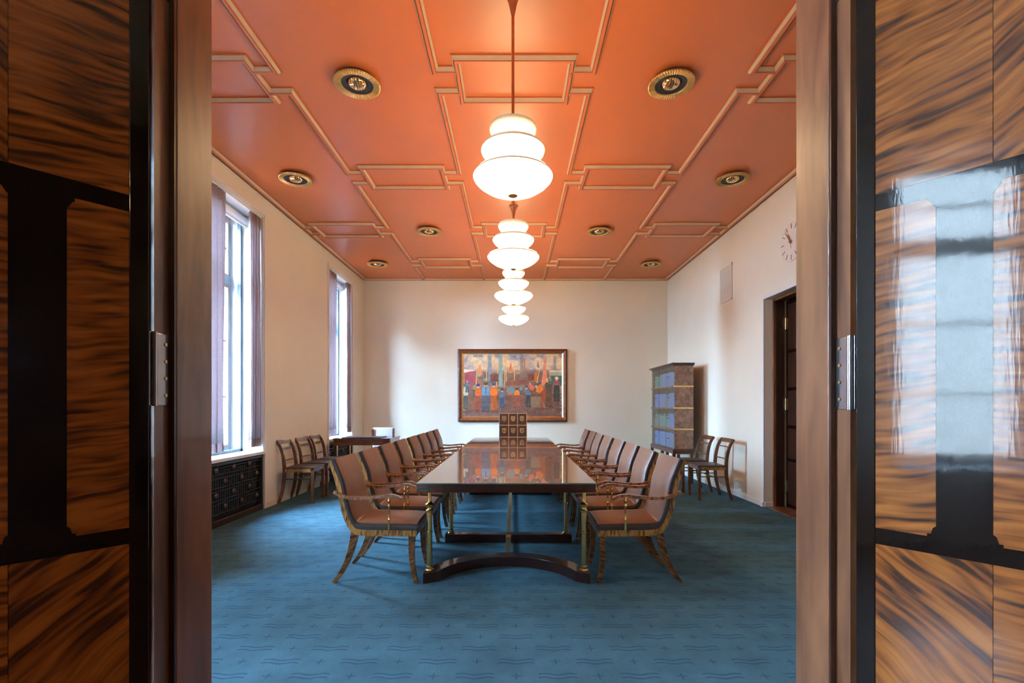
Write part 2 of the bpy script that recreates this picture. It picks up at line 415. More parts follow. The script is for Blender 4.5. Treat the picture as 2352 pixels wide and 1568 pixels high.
trim(moulding(MB(), [(XL + .045, YF + .045), (XR - .045, YF + .045), (XR - .045, YB - .045), (XL + .045, YB - .045)], True), MMATS)
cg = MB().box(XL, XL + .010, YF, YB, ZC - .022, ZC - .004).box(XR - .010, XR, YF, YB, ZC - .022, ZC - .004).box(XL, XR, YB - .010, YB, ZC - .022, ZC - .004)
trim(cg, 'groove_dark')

# ------------------------------------------------------------------ windows, curtains, blinds, radiator grilles
NAMEW = {1: 'the window just inside the doorway, unseen, drawn to dim the floor', 2: 'the window nearer the doorway', 3: 'the window by the writing desk'}
def wavy_curtain(name, y0, y1, x, z0, z1, folds, label):
    n = folds * 10 + 1
    def sheet(za, zb, dx):
        rings = []
        nz = 14
        for i in range(n):
            t = i / (n - 1); y = y0 + (y1 - y0) * t
            col_ = []
            for kz in range(nz + 1):
                z = za + (zb - za) * kz / nz
                h = (z - z0) / (z1 - z0)
                amp = .022 + .010 * (1 - h)
                ph = t * folds * 2 * PI + .5 * math.sin(3 * h + t * 4)
                col_.append((x + dx + amp * math.sin(ph) + .006 * math.sin(2.3 * ph + 1), y + .012 * math.sin(2 * ph) * (1 - h * .5), z))
            rings.append(col_)
        mb = MB(); o = len(mb.v); mb.v += [p for r in rings for p in r]
        for i in range(n - 1):
            for kz in range(nz): mb.f.append((i * (nz + 1) + kz, (i + 1) * (nz + 1) + kz, (i + 1) * (nz + 1) + kz + 1, i * (nz + 1) + kz + 1)); mb.m.append(0)
        return mb
    root = tag(empty(name, (0, 0, 0)), label, 'curtain', 'lilac window curtains')
    for nm, a, b_, m in (('cloth', z0 + .10, z1, 'lilac_cloth'), ('hem', z0, z0 + .10, 'hem_cloth')):
        o = sheet(a, b_, 0).build(nm, m, root, smooth=True, auto=None)
        s = o.modifiers.new('thick', 'SOLIDIFY'); s.thickness = .003
    return root
for wi, (a, b_) in enumerate(WINS):
    w = empty('window_%d' % (wi + 1)); w['kind'] = 'structure'
    vis = wi >= 2
    B(XO + .06, XL + .014, a + .002, b_ - .002, SILL - .038, SILL).build('sill', 'white_paint', w, bevel=.004)
    for y0, y1 in ((a, a + .02), (b_ - .02, b_)): B(XO + .06, XL - .001, y0, y1, SILL, WIN_TOP).build('reveal_board', 'white_paint', w)
    B(XO + .06, XL - .001, a + .02, b_ - .02, WIN_TOP - .02, WIN_TOP).build('head_board', 'white_paint', w)
    ya, yb = a + .02, b_ - .02; yc = (ya + yb) / 2
    # outer sash
    xo = -3.64
    for nm, box in (('frame_member', (xo, xo + .05, ya, ya + .045, SILL, WIN_TOP - .02)), ('frame_member', (xo, xo + .05, yb - .045, yb, SILL, WIN_TOP - .02)),
                    ('frame_member', (xo, xo + .05, ya, yb, SILL, SILL + .06)), ('frame_member', (xo, xo + .05, ya, yb, WIN_TOP - .09, WIN_TOP - .02)),
                    ('transom', (xo, xo + .06, ya, yb, 2.82, 2.92)), ('mullion', (xo, xo + .055, yc - .035, yc + .035, SILL, WIN_TOP - .02)))[:5 if wi == 0 else 6]:
        B(*box).build(nm, 'inner_sash', w, bevel=.004)
    for y0, y1 in (((ya + .045, yc - .035), (yc + .035, yb - .045)) if wi else ((ya + .045, yb - .045),)):
        for z0, z1 in ((SILL + .06, 2.82), (2.92, WIN_TOP - .09)):
            B(xo + .018, xo + .022, y0, y1, z0, z1).build('pane', 'window_glass', w)
            for q0, q1 in ((y0, y0 + .028), (y1 - .028, y1)): B(xo + .023, xo + .058, q0, q1, z0, z1).build('sash_stile', 'sash_wood', w)
            for q0, q1 in ((z0, z0 + .03), (z1 - .03, z1)): B(xo + .023, xo + .058, y0 + .028, y1 - .028, q0, q1).build('sash_rail', 'sash_wood', w)
        for zm in (1.42, 2.12, 3.28): B(xo - .002, xo + .030, y0, y1, zm - .011, zm + .011).build('muntin', 'inner_sash', w)
    # inner frame
    xi = -3.49
    for box in ((xi, xi + .045, ya, ya + .035, SILL, WIN_TOP - .02), (xi, xi + .045, yb - .035, yb, SILL, WIN_TOP - .02), (xi, xi + .045, ya, yb, SILL, SILL + .035), (xi, xi + .045, ya, yb, WIN_TOP - .055, WIN_TOP - .02)):
        B(*box).build('inner_frame', 'inner_sash', w, bevel=.003)
    B(xi + .018, xi + .022, ya + .035, yb - .035, SILL + .035, WIN_TOP - .055).build('pane', 'window_glass', w)
    # casing line on the wall
    cs = .045
    for box in ((XL, XL + .014, a - cs, a, 0, WIN_TOP + cs), (XL, XL + .014, b_, b_ + cs, 0, WIN_TOP + cs), (XL, XL + .014, a, b_, WIN_TOP, WIN_TOP + cs)):
        B(*box).build('casing', 'trim_paint', w, bevel=.004)
    B(XL - .060, XL - .020, ya, yb, WIN_TOP - .042, WIN_TOP - .02).build('curtain_track', 'white_paint', w)
    cz0, cz1 = .80, WIN_TOP - .042
    if wi == 0: continue
    cd = .10 if wi == 1 else 0.  # unseen curtains added at this window, drawn wider to cut daylight on the carpet
    wavy_curtain('curtain', a + .03, a + .46 + cd, XL - .040, cz0, cz1, 4, 'lilac-grey curtain gathered at the near side of ' + NAMEW[wi])
    wavy_curtain('curtain', b_ - .27 - cd, b_ - .026, XL - .040, cz0, cz1, 5, 'lilac-grey curtain gathered at the far side of ' + NAMEW[wi])
    if not vis: continue
    rb = tag(empty('roller_blind', (-3.40, 0, WIN_TOP - .085)), 'rolled-up white roller blind at the head of ' + NAMEW[wi], 'roller blind', 'roller blinds')
    MB().cyl((0, ya, 0), .048, yb - ya, 'y', 20).build('roll', 'white_paint', rb, smooth=True)
    B(-.012, .012, ya + .01, yb - .01, -.075, -.045).build('bottom_bar', 'white_paint', rb, bevel=.004)
    for yy in (ya, yb - .012): B(-.02, .02, yy, yy + .012, -.02, .065).build('bracket', 'white_paint', rb)
    # radiator grille
    gx, g0, g1 = XL - .035, a + .05, b_ - .012
    g0 = a + .012
    rc = tag(empty('radiator_grille', (gx, 0, 0)), 'black metal radiator grille with round bronze medallions under ' + NAMEW[wi], 'radiator grille', 'radiator grilles')
    B(-.12, -.045, g0, g1, .0, .69).build('backing', 'black_backing', rc)
    for box in ((-.03, .03, g0, g0 + .025, .02, .69), (-.03, .03, g1 - .025, g1, .02, .69), (-.03, .03, g0, g1, .655, .69)):
        B(*box).build('frame_bar', 'black_metal', rc, bevel=.003)
    B(-.03, .034, g0, g1, 0, .075).build('plinth', 'jamb_dark', rc, bevel=.006)
    for z in (.628, .558, .514, .413, .376, .277, .237, .13):
        B(-.006, .006, g0 + .025, g1 - .025, z - .005, z + .005).build('rail', 'black_metal', rc)
    nrod = int((g1 - g0 - .06) / .043)
    rod = None
    for k in range(nrod):
        y = g0 + .045 + k * .043
        if rod is None: rod = MB().cyl((0, 0, .10), .0095, .505, 'z', 8).build('rod', 'rod_metal', rc, smooth=True, loc=(-.02, y, 0))
        else: inst(rod, rc, (-.02, y, 0))
    for k in range(1, 4):
        B(-.008, .008, g0 + (g1 - g0) * k / 4 - .008, g0 + (g1 - g0) * k / 4 + .008, .60, .66).build('spacer', 'black_metal', rc)
    med = None; k = 0; yy = g1 - .105
    while yy > g0 + .05:
        for zi, zz in enumerate((.605, .470, .332, .194)):
            if (zi + k) % 2 == 1:
                if med is None: med = MB().lathe([(0, .016), (.018, .014), (.030, .006), (.034, 0), (.034, -.006), (0, -.006)], 18, axis='x').build('medallion', 'medallion_bronze', rc, smooth=True, loc=(.006, yy, zz))
                else: inst(med, rc, (.006, yy, zz))
        yy -= .165; k += 1

# ------------------------------------------------------------------ outside: opposite house across the street
struct('street_ground', B(-40, XO, -60, 120, -7.2, -7.0), 'groove_dark')
mottled('render_grey', (.0065, .007, .0075), .15, .6, rough=.8)
mottled('far_pane', (.003, .0035, .004), .1, 2., rough=.4)
mottled('far_frame', (.011, .011, .011), .1, 2., rough=.6)
mottled('render_pale', (.27, .22, .18), .1, .6, rough=.8)
def house(y0, y1, h, wallm, label, ys, floors):
    hb = tag(empty('house', (-19, (y0 + y1) / 2, -7)), label, 'building')
    d = (y1 - y0) / 2
    B(-1, 0, -d, d, 0, h).build('wall', wallm, hb); B(-1.2, .35, -d, d, h, h + .6).build('cornice', wallm, hb)
    wfr = None
    for fl in range(floors):
        for y in ys:
            p = (0, y - (y0 + y1) / 2, 1.2 + fl * 3.6)
            if wfr is None:
                wfr = B(-.05, .06, -.65, .65, 0, 2.1).build('window', 'far_frame', hb, loc=p); pn = B(.06, .07, -.52, .52, .12, 1.98).build('pane', 'far_pane', wfr)
            else:
                c = inst(wfr, hb, p); inst(pn, c)
house(13, 90, 17.0, 'render_grey', 'tall slate-dark house across the street seen through the windows', [16 + 3.2 * k for k in range(9)], 4)
house(-45, -1, 18.0, 'render_pale', 'tall pale house across the street opposite the anteroom window, unseen, shaped for the door reflection', [-42 + 3.2 * k for k in range(4)], 5)  # unseen house, made tall and pale to fill the right door's reflection
house(-1, 13, 8.6, 'render_grey', 'low slate-dark house across the street between two taller ones, unseen, kept low to admit daylight', [1 + 3.2 * k for k in range(4)], 2)  # unseen house, height kept low so daylight reaches the right wall

# ------------------------------------------------------------------ doorway frame and the two open door leaves
for sgn, X in ((-1, JL), (1, JR)):
    nm = 'trim_doorway_left' if sgn < 0 else 'trim_doorway_right'
    t = empty(nm); t['kind'] = 'structure'
    def bx(x0, x1, y0, y1, z0, z1): return B(min(x0, x1), max(x0, x1), y0, y1, z0, z1)
    bx(X, X + sgn * JO, 1.166, 1.302, 0, HEAD).build('jamb_lining', 'jamb_wood', t, bevel=.003)
    bx(X + sgn * .002, X + sgn * .03, 1.160, 1.166, 0, HEAD).build('stop_strip', 'jamb_dark', t)
    bx(X + sgn * .015, X + sgn * JO, 1.112, 1.166, 0, HEAD).build('rebate', 'jamb_wood', t)
    bx(X + sgn * .030, X + sgn * (JO + .02), 1.098, 1.112, 0, HEAD + .1).build('outer_architrave', 'jamb_dark', t, bevel=.004)
    bx(X + sgn * .06, X + sgn * (JO + .04), 1.2995, 1.3015, 0, HEAD + .1).build('inner_architrave', 'jamb_wood', t, bevel=.004)
hd = empty('trim_doorway_head'); hd['kind'] = 'structure'
B(JL - JO, JR + JO, 1.112, 1.302, HEAD - .12, HEAD).build('head_lining', 'jamb_wood', hd)

DW, DH, DT = .78, 2.64, .038
RAILS = ((1.005, 1.039), (1.719, 1.754))
def door_leaf(num, corner, ang, ysgn, hinge_z):
    d = empty('door_%d' % num, (*corner, 0), ang); d['kind'] = 'structure'
    def pb(s0, s1, y0, y1, z0, z1): return B(s0, s1, min(ysgn * y0, ysgn * y1), max(ysgn * y0, ysgn * y1), z0, z1)
    pb(0, DW, .003, DT, .01, DH).build('core', 'ebony', d)
    g = .0004
    def panel(s0, s1, z0, z1, m): return pb(s0 + g, s1 - g, .0002, .004, z0 + g, z1 - g).build('panel', m, d)
    for s0, s1 in ((0, .035), (DW - .035, DW)): pb(s0, s1, 0, .004, .01, DH).build('stile', 'ebony', d, bevel=.0015)
    for z0, z1 in RAILS: pb(.035, DW - .035, 0, .004, z0, z1).build('rail', 'ebony', d)
    pb(.035, DW - .035, 0, .004, .01, .06).build('rail', 'ebony', d); pb(.035, DW - .035, 0, .004, DH - .06, DH).build('rail', 'ebony', d)
    a, b_, c = RAILS[0][0], RAILS[0][1], RAILS[1][0]; top = RAILS[1][1]
    up = ('birch_1', 'birch_3') if ysgn > 0 else ('birch_2', 'birch_3')
    mids = ('birch_5', 'birch_0'); low = ('birch_4', 'birch_0') if ysgn > 0 else ('birch_4', 'birch_1')
    for (z0, z1, ms) in ((top, DH - .06, up), (.06, a, low)):
        panel(.035, .216, z0, z1, ms[0]); panel(.216, .565, z0, z1, ms[1]); panel(.565, .745, z0, z1, ms[0])
    panel(.035, .135, b_, c, mids[0] if ysgn > 0 else 'birch_2'); panel(.216, .565, b_, c, mids[1]); panel(.645, .745, b_, c, mids[0])
    for s0, s1 in ((.135, .216), (.565, .645)):
        p = [(s0 - .014, b_), (s0 - .014, b_ + .006), (s0 - .008, b_ + .006), (s0 - .005, b_ + .018), (s0, b_ + .022), (s0, c - .022), (s0 - .003, c - .020), (s0 - .008, c - .010), (s0 - .012, c - .008), (s0 - .012, c)]
        q = p + [(s0 + s1 - x, z) for x, z in p[::-1]]
        MB().prism(q, ysgn * -.0003, ysgn * .004, 'y').build('pilaster', 'ebony', d)
    # hinges sit between leaf edge and rebate
    rotm = Matrix.Translation((*corner, 0)) @ Matrix.Rotation(ang, 4, 'Z'); inv = rotm.inverted()
    X = JL if num == 1 else JR; s = -1 if num == 1 else 1
    for zc in hinge_z:
        h = empty('hinge', (0, 0, 0), 0, d); h.matrix_parent_inverse = inv
        def hb_(x0, x1, y0, y1, z0, z1): return B(min(x0, x1), max(x0, x1), y0, y1, z0, z1)
        hb_(X + s * .0125, X + s * .0155, 1.116, 1.158, zc - .084, zc + .084).build('leaf_plate', 'hinge_steel', h, bevel=.001)
        MB().cyl((X + s * .012, 1.108, zc - .085), .0075, .17, 'z', 14).build('knuckle', 'hinge_steel', h, smooth=True)
        hb_(X + s * .012, X + s * .034, 1.094, 1.097, zc - .084, zc + .084).build('leaf_plate', 'hinge_steel', h, bevel=.001)
        for dz in (-.06, -.02, .02, .06):
            sc_ = MB().cyl((X + s * .0105, 1.140 + (.006 if dz * 50 % 2 else -.006), zc + dz), .0042, s * .003, 'x', 10).build('screw', 'brass', h, smooth=True)
    return d
door_leaf(1, (-.806, 1.068), math.atan2(-.775, -.632), -1, (.35, 1.386, 2.35))
door_leaf(2, (.755, 1.068), math.atan2(-.775, .632), 1, (.35, 1.377, 2.35))

# side door in the right wall: white casing and reveal, dark lining, closed panelled leaf
d3 = empty('door_3'); d3['kind'] = 'structure'
for box in ((XR - .016, XR, DY1, DY1 + .045, 0, DZ + .045), (XR - .016, XR, DY0 - .045, DY0, 0, DZ + .045), (XR - .016, XR, DY0, DY1, DZ, DZ + .045)):
    B(*box).build('casing', 'white_paint', d3, bevel=.004)
B(XR - .034, XR, DY1 - .004, DY1 + .052, 0, .065).build('plinth_block', 'white_paint', d3, bevel=.008)
B(XR, XR + .11, DY1 - .014, DY1, 0, .07).build('plinth_block', 'white_paint', d3, bevel=.008)
for y0, y1 in ((DY1 - .03, DY1), (DY0, DY0 + .03)):
    B(XR + .10, XR + .135, y0, y1, 0, DZ).build('door_frame', 'jamb_wood', d3, bevel=.004)
    B(XR + .135, XR + .24, y0, y1, 0, DZ).build('lining', 'jamb_dark', d3)
B(XR + .10, XR + .24, DY0 + .03, DY1 - .03, DZ - .03, DZ).build('door_frame', 'jamb_wood', d3, bevel=.004)
B(XR + .02, XR + .26, DY0 + .03, DY1 - .03, 0, .012).build('threshold', 'jamb_wood', d3)
lf = B(XR + .262, XR + .30, DY0 + .04, DY1 - .034, .014, DZ - .034).build('leaf', 'ebony', d3)
for z0, z1 in ((.06, .60), (.64, 1.02), (1.06, 1.50), (1.54, 1.98), (2.02, 2.60)):
    B(XR + .256, XR + .262, DY0 + .12, DY1 - .075, z0, z1).build('panel', 'jamb_dark', lf, bevel=.002)
for zc in (.28, 1.33, 2.36):
    h = MB().cyl((XR + .248, DY1 - .042, zc - .075), .008, .15, 'z', 12).box(XR + .244, XR + .258, DY1 - .072, DY1 - .046, zc - .07, zc + .07).build('hinge', 'antique_brass', d3, smooth=True)
B(XR + .31, XR + .36, DY0 - .1, DY1 + .1, -.02, DZ + .2).build('light_stop_panel', 'ebony', d3)  # added panel behind the leaf, blocks light leaking round it

# ------------------------------------------------------------------ conference table
tb = tag(empty('conference_table', (TCX, 0, 0)), 'long dark conference table with glass top and brass columns on curved plinths', 'table')
top = B(-THW, THW, TY0, TY1, TZ - .068, TZ - .008).build('table_top', 'table_dark', tb, bevel=.003)
for y0, y1 in ((TY0, 5.20), (5.204, 6.80), (6.804, TY1)):
    gm = MB().box(-THW - .002, THW + .002, y0 - (.002 if y0 == TY0 else 0), y1 + (.002 if y1 == TY1 else 0), TZ - .008, TZ)
    gm.m = [1, 0, 1, 1, 1, 1]
    gm.build('glass_sheet', ['glass_on_veneer', 'glass_edge'], tb)
def arc_plinth(y_end, sgn):
    """crescent foot: ends at y_end, middle bowed inwards by .40"""
    inner, outer = [], []
    hw, bow, n = .612, .40, 25
    for i in range(n):
        t = -1 + 2 * i / (n - 1); a = t * 1.18
        x = hw * math.sin(a) / math.sin(1.18); yy = bow * (math.cos(a) - math.cos(1.18)) / (1 - math.cos(1.18))
        outer.append((x, y_end + sgn * (yy + .0)))
        inner.append((x * .86, y_end + sgn * (yy * 1.0 + .085)))
    outer = [(-hw, y_end), *[(x, y) for x, y in outer][1:-1], (hw, y_end)]
    # straight blocks at the ends
    poly = [(-hw, y_end + sgn * .10), (-hw, y_end - sgn * .0)] + [(x * .87, y + sgn * .0) for x, y in outer[1:-1]] + [(hw, y_end), (hw, y_end + sgn * .10)]
    poly += [(x * .98, y + sgn * .115) for x, y in outer[-2:0:-1]]
    return MB().prism(poly, 0, .08, 'z')
arc_plinth(3.535, 1).build('plinth', 'table_dark', tb, bevel=.003)
arc_plinth(8.285, -1).build('plinth', 'table_dark', tb, bevel=.003)
for y in (4.66, 7.16): B(-.605, .605, y - .045, y + .045, 0, .08).build('plinth', 'table_dark', tb, bevel=.003)
def column_mb():
    z0, z1 = .08, TZ - .068
    return MB().lathe([(0, z0), (.030, z0), (.032, z0 + .008), (.026, z0 + .016), (.026, z0 + .034), (.021, z0 + .040), (.020, .355), (.024, .360), (.024, .372), (.020, .377), (.020, .515),
                       (.027, .520), (.028, .530), (.022, .536), (.0195, .545), (.022, .560), (.033, .566), (.034, .574), (.024, .580), (.016, .592), (.0145, .62), (.0145, z1), (0, z1)], 24)
colm = None
for y, x in [(3.60, -.575), (3.60, .575), (4.66, -.552), (4.66, .552), (7.16, -.552), (7.16, .552), (8.22, -.575), (8.22, .575)]:
    if colm is None: colm = column_mb().build('column', 'brass', tb, smooth=True, loc=(x, y, 0))
    else: inst(colm, tb, (x, y, 0))
for y0, y1 in ((4.03, 4.615), (4.705, 7.115), (7.205, 7.79)):
    B(-.022, .022, y0, y1, .052, .066).build('stretcher', 'antique_brass', tb, bevel=.002)
for y in (4.615, 4.705, 7.115, 7.205): B(-.026, .026, y - .006, y + .006, .046, .078).build('stretcher_clip', 'brass', tb)

# ------------------------------------------------------------------ armchairs
def loft_curve(curve, sect, mis, mats_name, name, parent, flip=False):
    rings = []; k = len(curve)
    for i, p in enumerate(curve):
        a = Vector(curve[max(i - 1, 0)]); b_ = Vector(curve[min(i + 1, k - 1)]); t = (b_ - a).normalized(); n = Vector((-t.y, t.x))
        if flip: n = -n
        S = sect(i / (k - 1))
        rings.append([(p[0] + n.x * h, y, p[1] + n.y * h) for y, h in S])
    mb = MB(); mb.loft(rings, True, mis)
    return mb.build(name, mats_name, parent, smooth=True, auto=75)
HW = .235
def make_armchair():
    r = empty('armchair')
    ox = .32
    def sh(pts): return [(x + ox, z) for x, z in pts]
    outer = spline(sh([(-.638, .896), (-.602, .778), (-.570, .660), (-.548, .543), (-.520, .460), (-.484, .394), (-.448, .362), (-.40, .350), (-.25, .346), (-.05, .344), (.008, .344)]), 40)
    inner = spline(sh([(-.622, .903), (-.584, .815), (-.550, .724), (-.530, .615), (-.495, .490), (-.455, .418), (-.42, .398), (-.36, .392), (-.25, .390), (-.05, .388), (.008, .388)]), 40)
    for s in (-1, 1):
        y0, y1 = (s * HW, s * (HW - .030)); lo, hi = min(y0, y1), max(y0, y1)
        mb = MB(); k = len(outer)
        rings = [[(outer[i][0], lo, outer[i][1]), (outer[i][0], hi, outer[i][1]), (inner[i][0], hi, inner[i][1]), (inner[i][0], lo, inner[i][1])] for i in range(k)]
        mb.loft(rings); mb.build('side_frame', 'zebra_birch', r, smooth=True, auto=30)
    B(ox - .022, ox + .004, -HW + .03, HW - .03, .344, .388).build('front_rail', 'zebra_birch', r)
    # upholstery follows the inner curve
    w = HW
    def sect(th, crown, base=-.012):
        def f(t):
            e = .55 + .45 * math.sin(PI * min(1, max(0, t * 1.0)))
            c = crown * e; pts = [(-w + .002, base), (-w + .002, th * .45), (-w + .005, th * .80), (-w + .013, th)]
            for q in range(1, 8):
                u = -1 + 2 * q / 8; pts.append((u * (w - .013), th + c * (1 - u ** 4) * .9))
            pts += [(w - .013, th), (w - .005, th * .80), (w - .002, th * .45), (w - .002, base)]
            return pts
        return f
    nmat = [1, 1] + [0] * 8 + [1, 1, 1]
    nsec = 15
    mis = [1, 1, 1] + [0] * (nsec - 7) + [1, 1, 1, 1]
    back = spline(sh([(-.425, .400), (-.458, .425), (-.495, .490), (-.530, .615), (-.550, .724), (-.584, .815), (-.622, .903)]), 18)
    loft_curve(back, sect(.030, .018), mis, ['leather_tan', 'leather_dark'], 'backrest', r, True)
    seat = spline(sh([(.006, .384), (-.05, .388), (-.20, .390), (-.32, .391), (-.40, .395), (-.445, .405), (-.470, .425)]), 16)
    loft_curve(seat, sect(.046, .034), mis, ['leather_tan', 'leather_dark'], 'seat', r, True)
    # front roll of the seat in the darker side leather
    fr = spline(sh([(.006, .395), (.020, .405), (.022, .420), (.006, .432)]), 5)
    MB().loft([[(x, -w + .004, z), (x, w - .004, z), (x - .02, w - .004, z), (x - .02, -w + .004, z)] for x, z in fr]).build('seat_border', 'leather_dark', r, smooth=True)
    for s in (-1, 1):
        y = s * (HW - .017)
        p = spline([(x + ox, y, z) for x, z in ((-.448, .372), (-.466, .28), (-.50, .17), (-.548, .075), (-.606, 0.))], 10)
        MB().sweep(p, [.030 - .006 * i / 9 for i in range(10)], [.056 - .030 * i / 9 for i in range(10)]).build('leg', 'leg_birch', r, smooth=True, auto=40)
        p = spline([(x + ox, y, z) for x, z in ((-.026, .372), (-.030, .26), (-.024, .13), (.002, 0.))], 8)
        MB().sweep(p, [.030 - .004 * i / 7 for i in range(8)], [.050 - .022 * i / 7 for i in range(8)]).build('leg', 'leg_birch', r, smooth=True, auto=40)
        ya = s * (HW + .014)
        p = spline([(x + ox, yy, z) for x, yy, z in ((-.598, s * (HW - .004), .672), (-.545, s * (HW + .010), .650), (-.47, ya, .632), (-.38, ya, .630), (-.28, ya, .638), (-.19, ya, .648), (-.135, ya, .640), (-.098, ya, .622))], 18)
        MB().sweep(p, [.026 + .012 * math.sin(PI * i / 17) for i in range(18)], [.024 - .004 * i / 17 for i in range(18)]).build('armrest', 'arm_wood', r, smooth=True, auto=50)
        zb, zt = .372, .640
        MB().lathe([(0, zb), (.0085, zb), (.0085, .462), (.013, .466), (.013, .474), (.009, .478), (.0065, .49), (.0065, .56), (.010, .566), (.013, .572), (.010, .578), (.0085, .596), (.012, .602), (.014, .607), (.010, .613), (.010, zt), (0, zt)], 14, (ox - .19, ya, 0)).build('arm_post', 'brass', r, smooth=True)
    return r
ch0 = make_armchair()
rj = random.Random(3)
for side in (-1, 1):
    for i in range(8):
        o = ch0 if (side == -1 and i == 0) else copy_tree(ch0)
        o.location = ((-1.042 if side < 0 else .943) + rj.uniform(-.008, .008), 3.79 + .617 * i + rj.uniform(-.012, .012) * (i > 0), 0)
        o.rotation_euler = (0, 0, (0 if side < 0 else PI) + (rj.uniform(-.015, .015) if i else 0))
        tag(o, '%s brown leather armchair from the doorway on the %s side of the table' % (ORD[i], 'window' if side < 0 else 'bookcase'), 'armchair', 'brown leather armchairs along the conference table')

# ------------------------------------------------------------------ head-of-table chair with tooled leather back
hc = tag(empty('emblem_chair', (TCX + .035, 8.69, 0)), 'tall chair at the table head, brown leather back tooled with gold shields', 'chair')
W2, BT = .25, 1.175
B(-W2, W2, .004, .05, .42, BT).build('back_board', 'leather_brown', hc, bevel=.006)
for s in (-1, 1): B(s * W2 - (.012 if s > 0 else 0), s * W2 + (0 if s > 0 else .012), -.006, .052, .40, BT + .004).build('back_stile', 'nickel' if s < 0 else 'copper_tooling', hc, bevel=.002)
cw = (2 * W2 - .024) / 3; rh = .213
zr = [BT - rh, BT - 2 * rh, BT - 3 * rh]
def emblem(kind):
    """shield outline with a simple charge, built flat in x/z and given thickness"""
    mb = MB(); S = .036
    sh = [(-S, S * 1.15), (S, S * 1.15), (S, -S * .25), (S * .72, -S * .9), (0, -S * 1.3), (-S * .72, -S * .9), (-S, -S * .25)]
    n = len(sh); t = .80
    vs = [(x, -.0065, z) for x, z in sh] + [(x * t, -.0065, z * t) for x, z in sh] + [(x, 0, z) for x, z in sh] + [(x * t, 0, z * t) for x, z in sh]
    fs = []
    for i in range(n):
        j = (i + 1) % n; fs += [(i, j, n + j, n + i), (i, 2 * n + i, 2 * n + j, j), (n + i, n + j, 3 * n + j, 3 * n + i)]
    mb.add(vs, fs)
    def bar(x0, z0, x1, z1, w):
        d = Vector((x1 - x0, z1 - z0)); nn = Vector((-d.y, d.x)).normalized() * w / 2
        mb.prism([(x0 + nn.x, z0 + nn.y), (x1 + nn.x, z1 + nn.y), (x1 - nn.x, z1 - nn.y), (x0 - nn.x, z0 - nn.y)], -.0062, 0, 'y')
    def blob(cx, cz, rx, rz): mb.prism([(cx + rx * math.cos(k * PI / 5), cz + rz * math.sin(k * PI / 5)) for k in range(10)], -.0062, 0, 'y')
    if kind == 0: blob(0, .004, .008, .016); blob(-.012, .014, .007, .006); blob(.012, .014, .007, .006); bar(-.012, -.012, .012, -.012, .005)
    elif kind == 1: [bar(-.028, z, .028, z, .007) for z in (.022, .006, -.010)]; blob(0, -.026, .012, .007)
    elif kind == 2: bar(-.022, -.026, .022, .024, .007); bar(.022, -.026, -.022, .024, .007); blob(0, .026, .009, .008)
    elif kind == 3: bar(0, -.036, 0, .006, .010); bar(0, .0, -.02, .03, .008); bar(0, .0, .02, .03, .008); blob(0, .016, .006, .008)
    elif kind == 4: blob(-.003, -.002, .014, .010); blob(.012, .018, .008, .008); bar(-.012, -.004, -.022, -.03, .006); bar(.006, -.006, .012, -.03, .006); bar(-.014, .002, -.024, .026, .005); bar(.010, .004, .026, .004, .005)
    elif kind == 5: bar(-.024, .026, .024, -.026, .006); bar(-.026, -.004, .006, .030, .006); bar(-.026, -.004, -.004, -.032, .005); bar(.006, .030, .026, .008, .005)
    return mb
for ri, z0 in enumerate(zr):
    for ci in range(3):
        x0 = -W2 + .012 + ci * cw
        p = B(x0 + .008, x0 + cw - .008, -.0035, .004, z0 + .009, z0 + rh - .009).build('leather_panel', 'leather_brown', hc, bevel=.002)
        if ri < 2: emblem(ri * 3 + ci).build('emblem', 'gold_emblem', p, loc=(x0 + cw / 2, -.0035, z0 + rh * .55))
for ci in (1, 2): B(-W2 + .012 + ci * cw - .006, -W2 + .012 + ci * cw + .006, -.006, .004, zr[2], BT).build('vertical_band', 'copper_tooling', hc)
for z in (zr[0], zr[1], zr[2]): B(-W2 + .012, W2 - .012, -.005, .004, z - .006, z + .006).build('cross_band', 'copper_tooling', hc)
B(-W2, W2, -.006, .052, BT - .006, BT + .004).build('top_band', 'copper_tooling', hc, bevel=.002)
B(-W2 - .01, W2 + .01, -.46, .02, .40, .47).build('seat', 'leather_brown', hc, bevel=.02)
for s in (-1, 1):
    for y in (-.43, .02): B(s * (W2 - .02) - .022, s * (W2 - .02) + .022, y - .022, y + .022, 0, .41).build('leg', 'table_dark', hc, bevel=.003)
    B(s * (W2 + .02) - .018, s * (W2 + .02) + .018, -.262, .03, .715, .740).build('armrest', 'table_dark', hc, bevel=.006)
    B(s * (W2 + .02) - .014, s * (W2 + .02) + .014, -.255, -.225, .40, .716).build('arm_post', 'table_dark', hc)

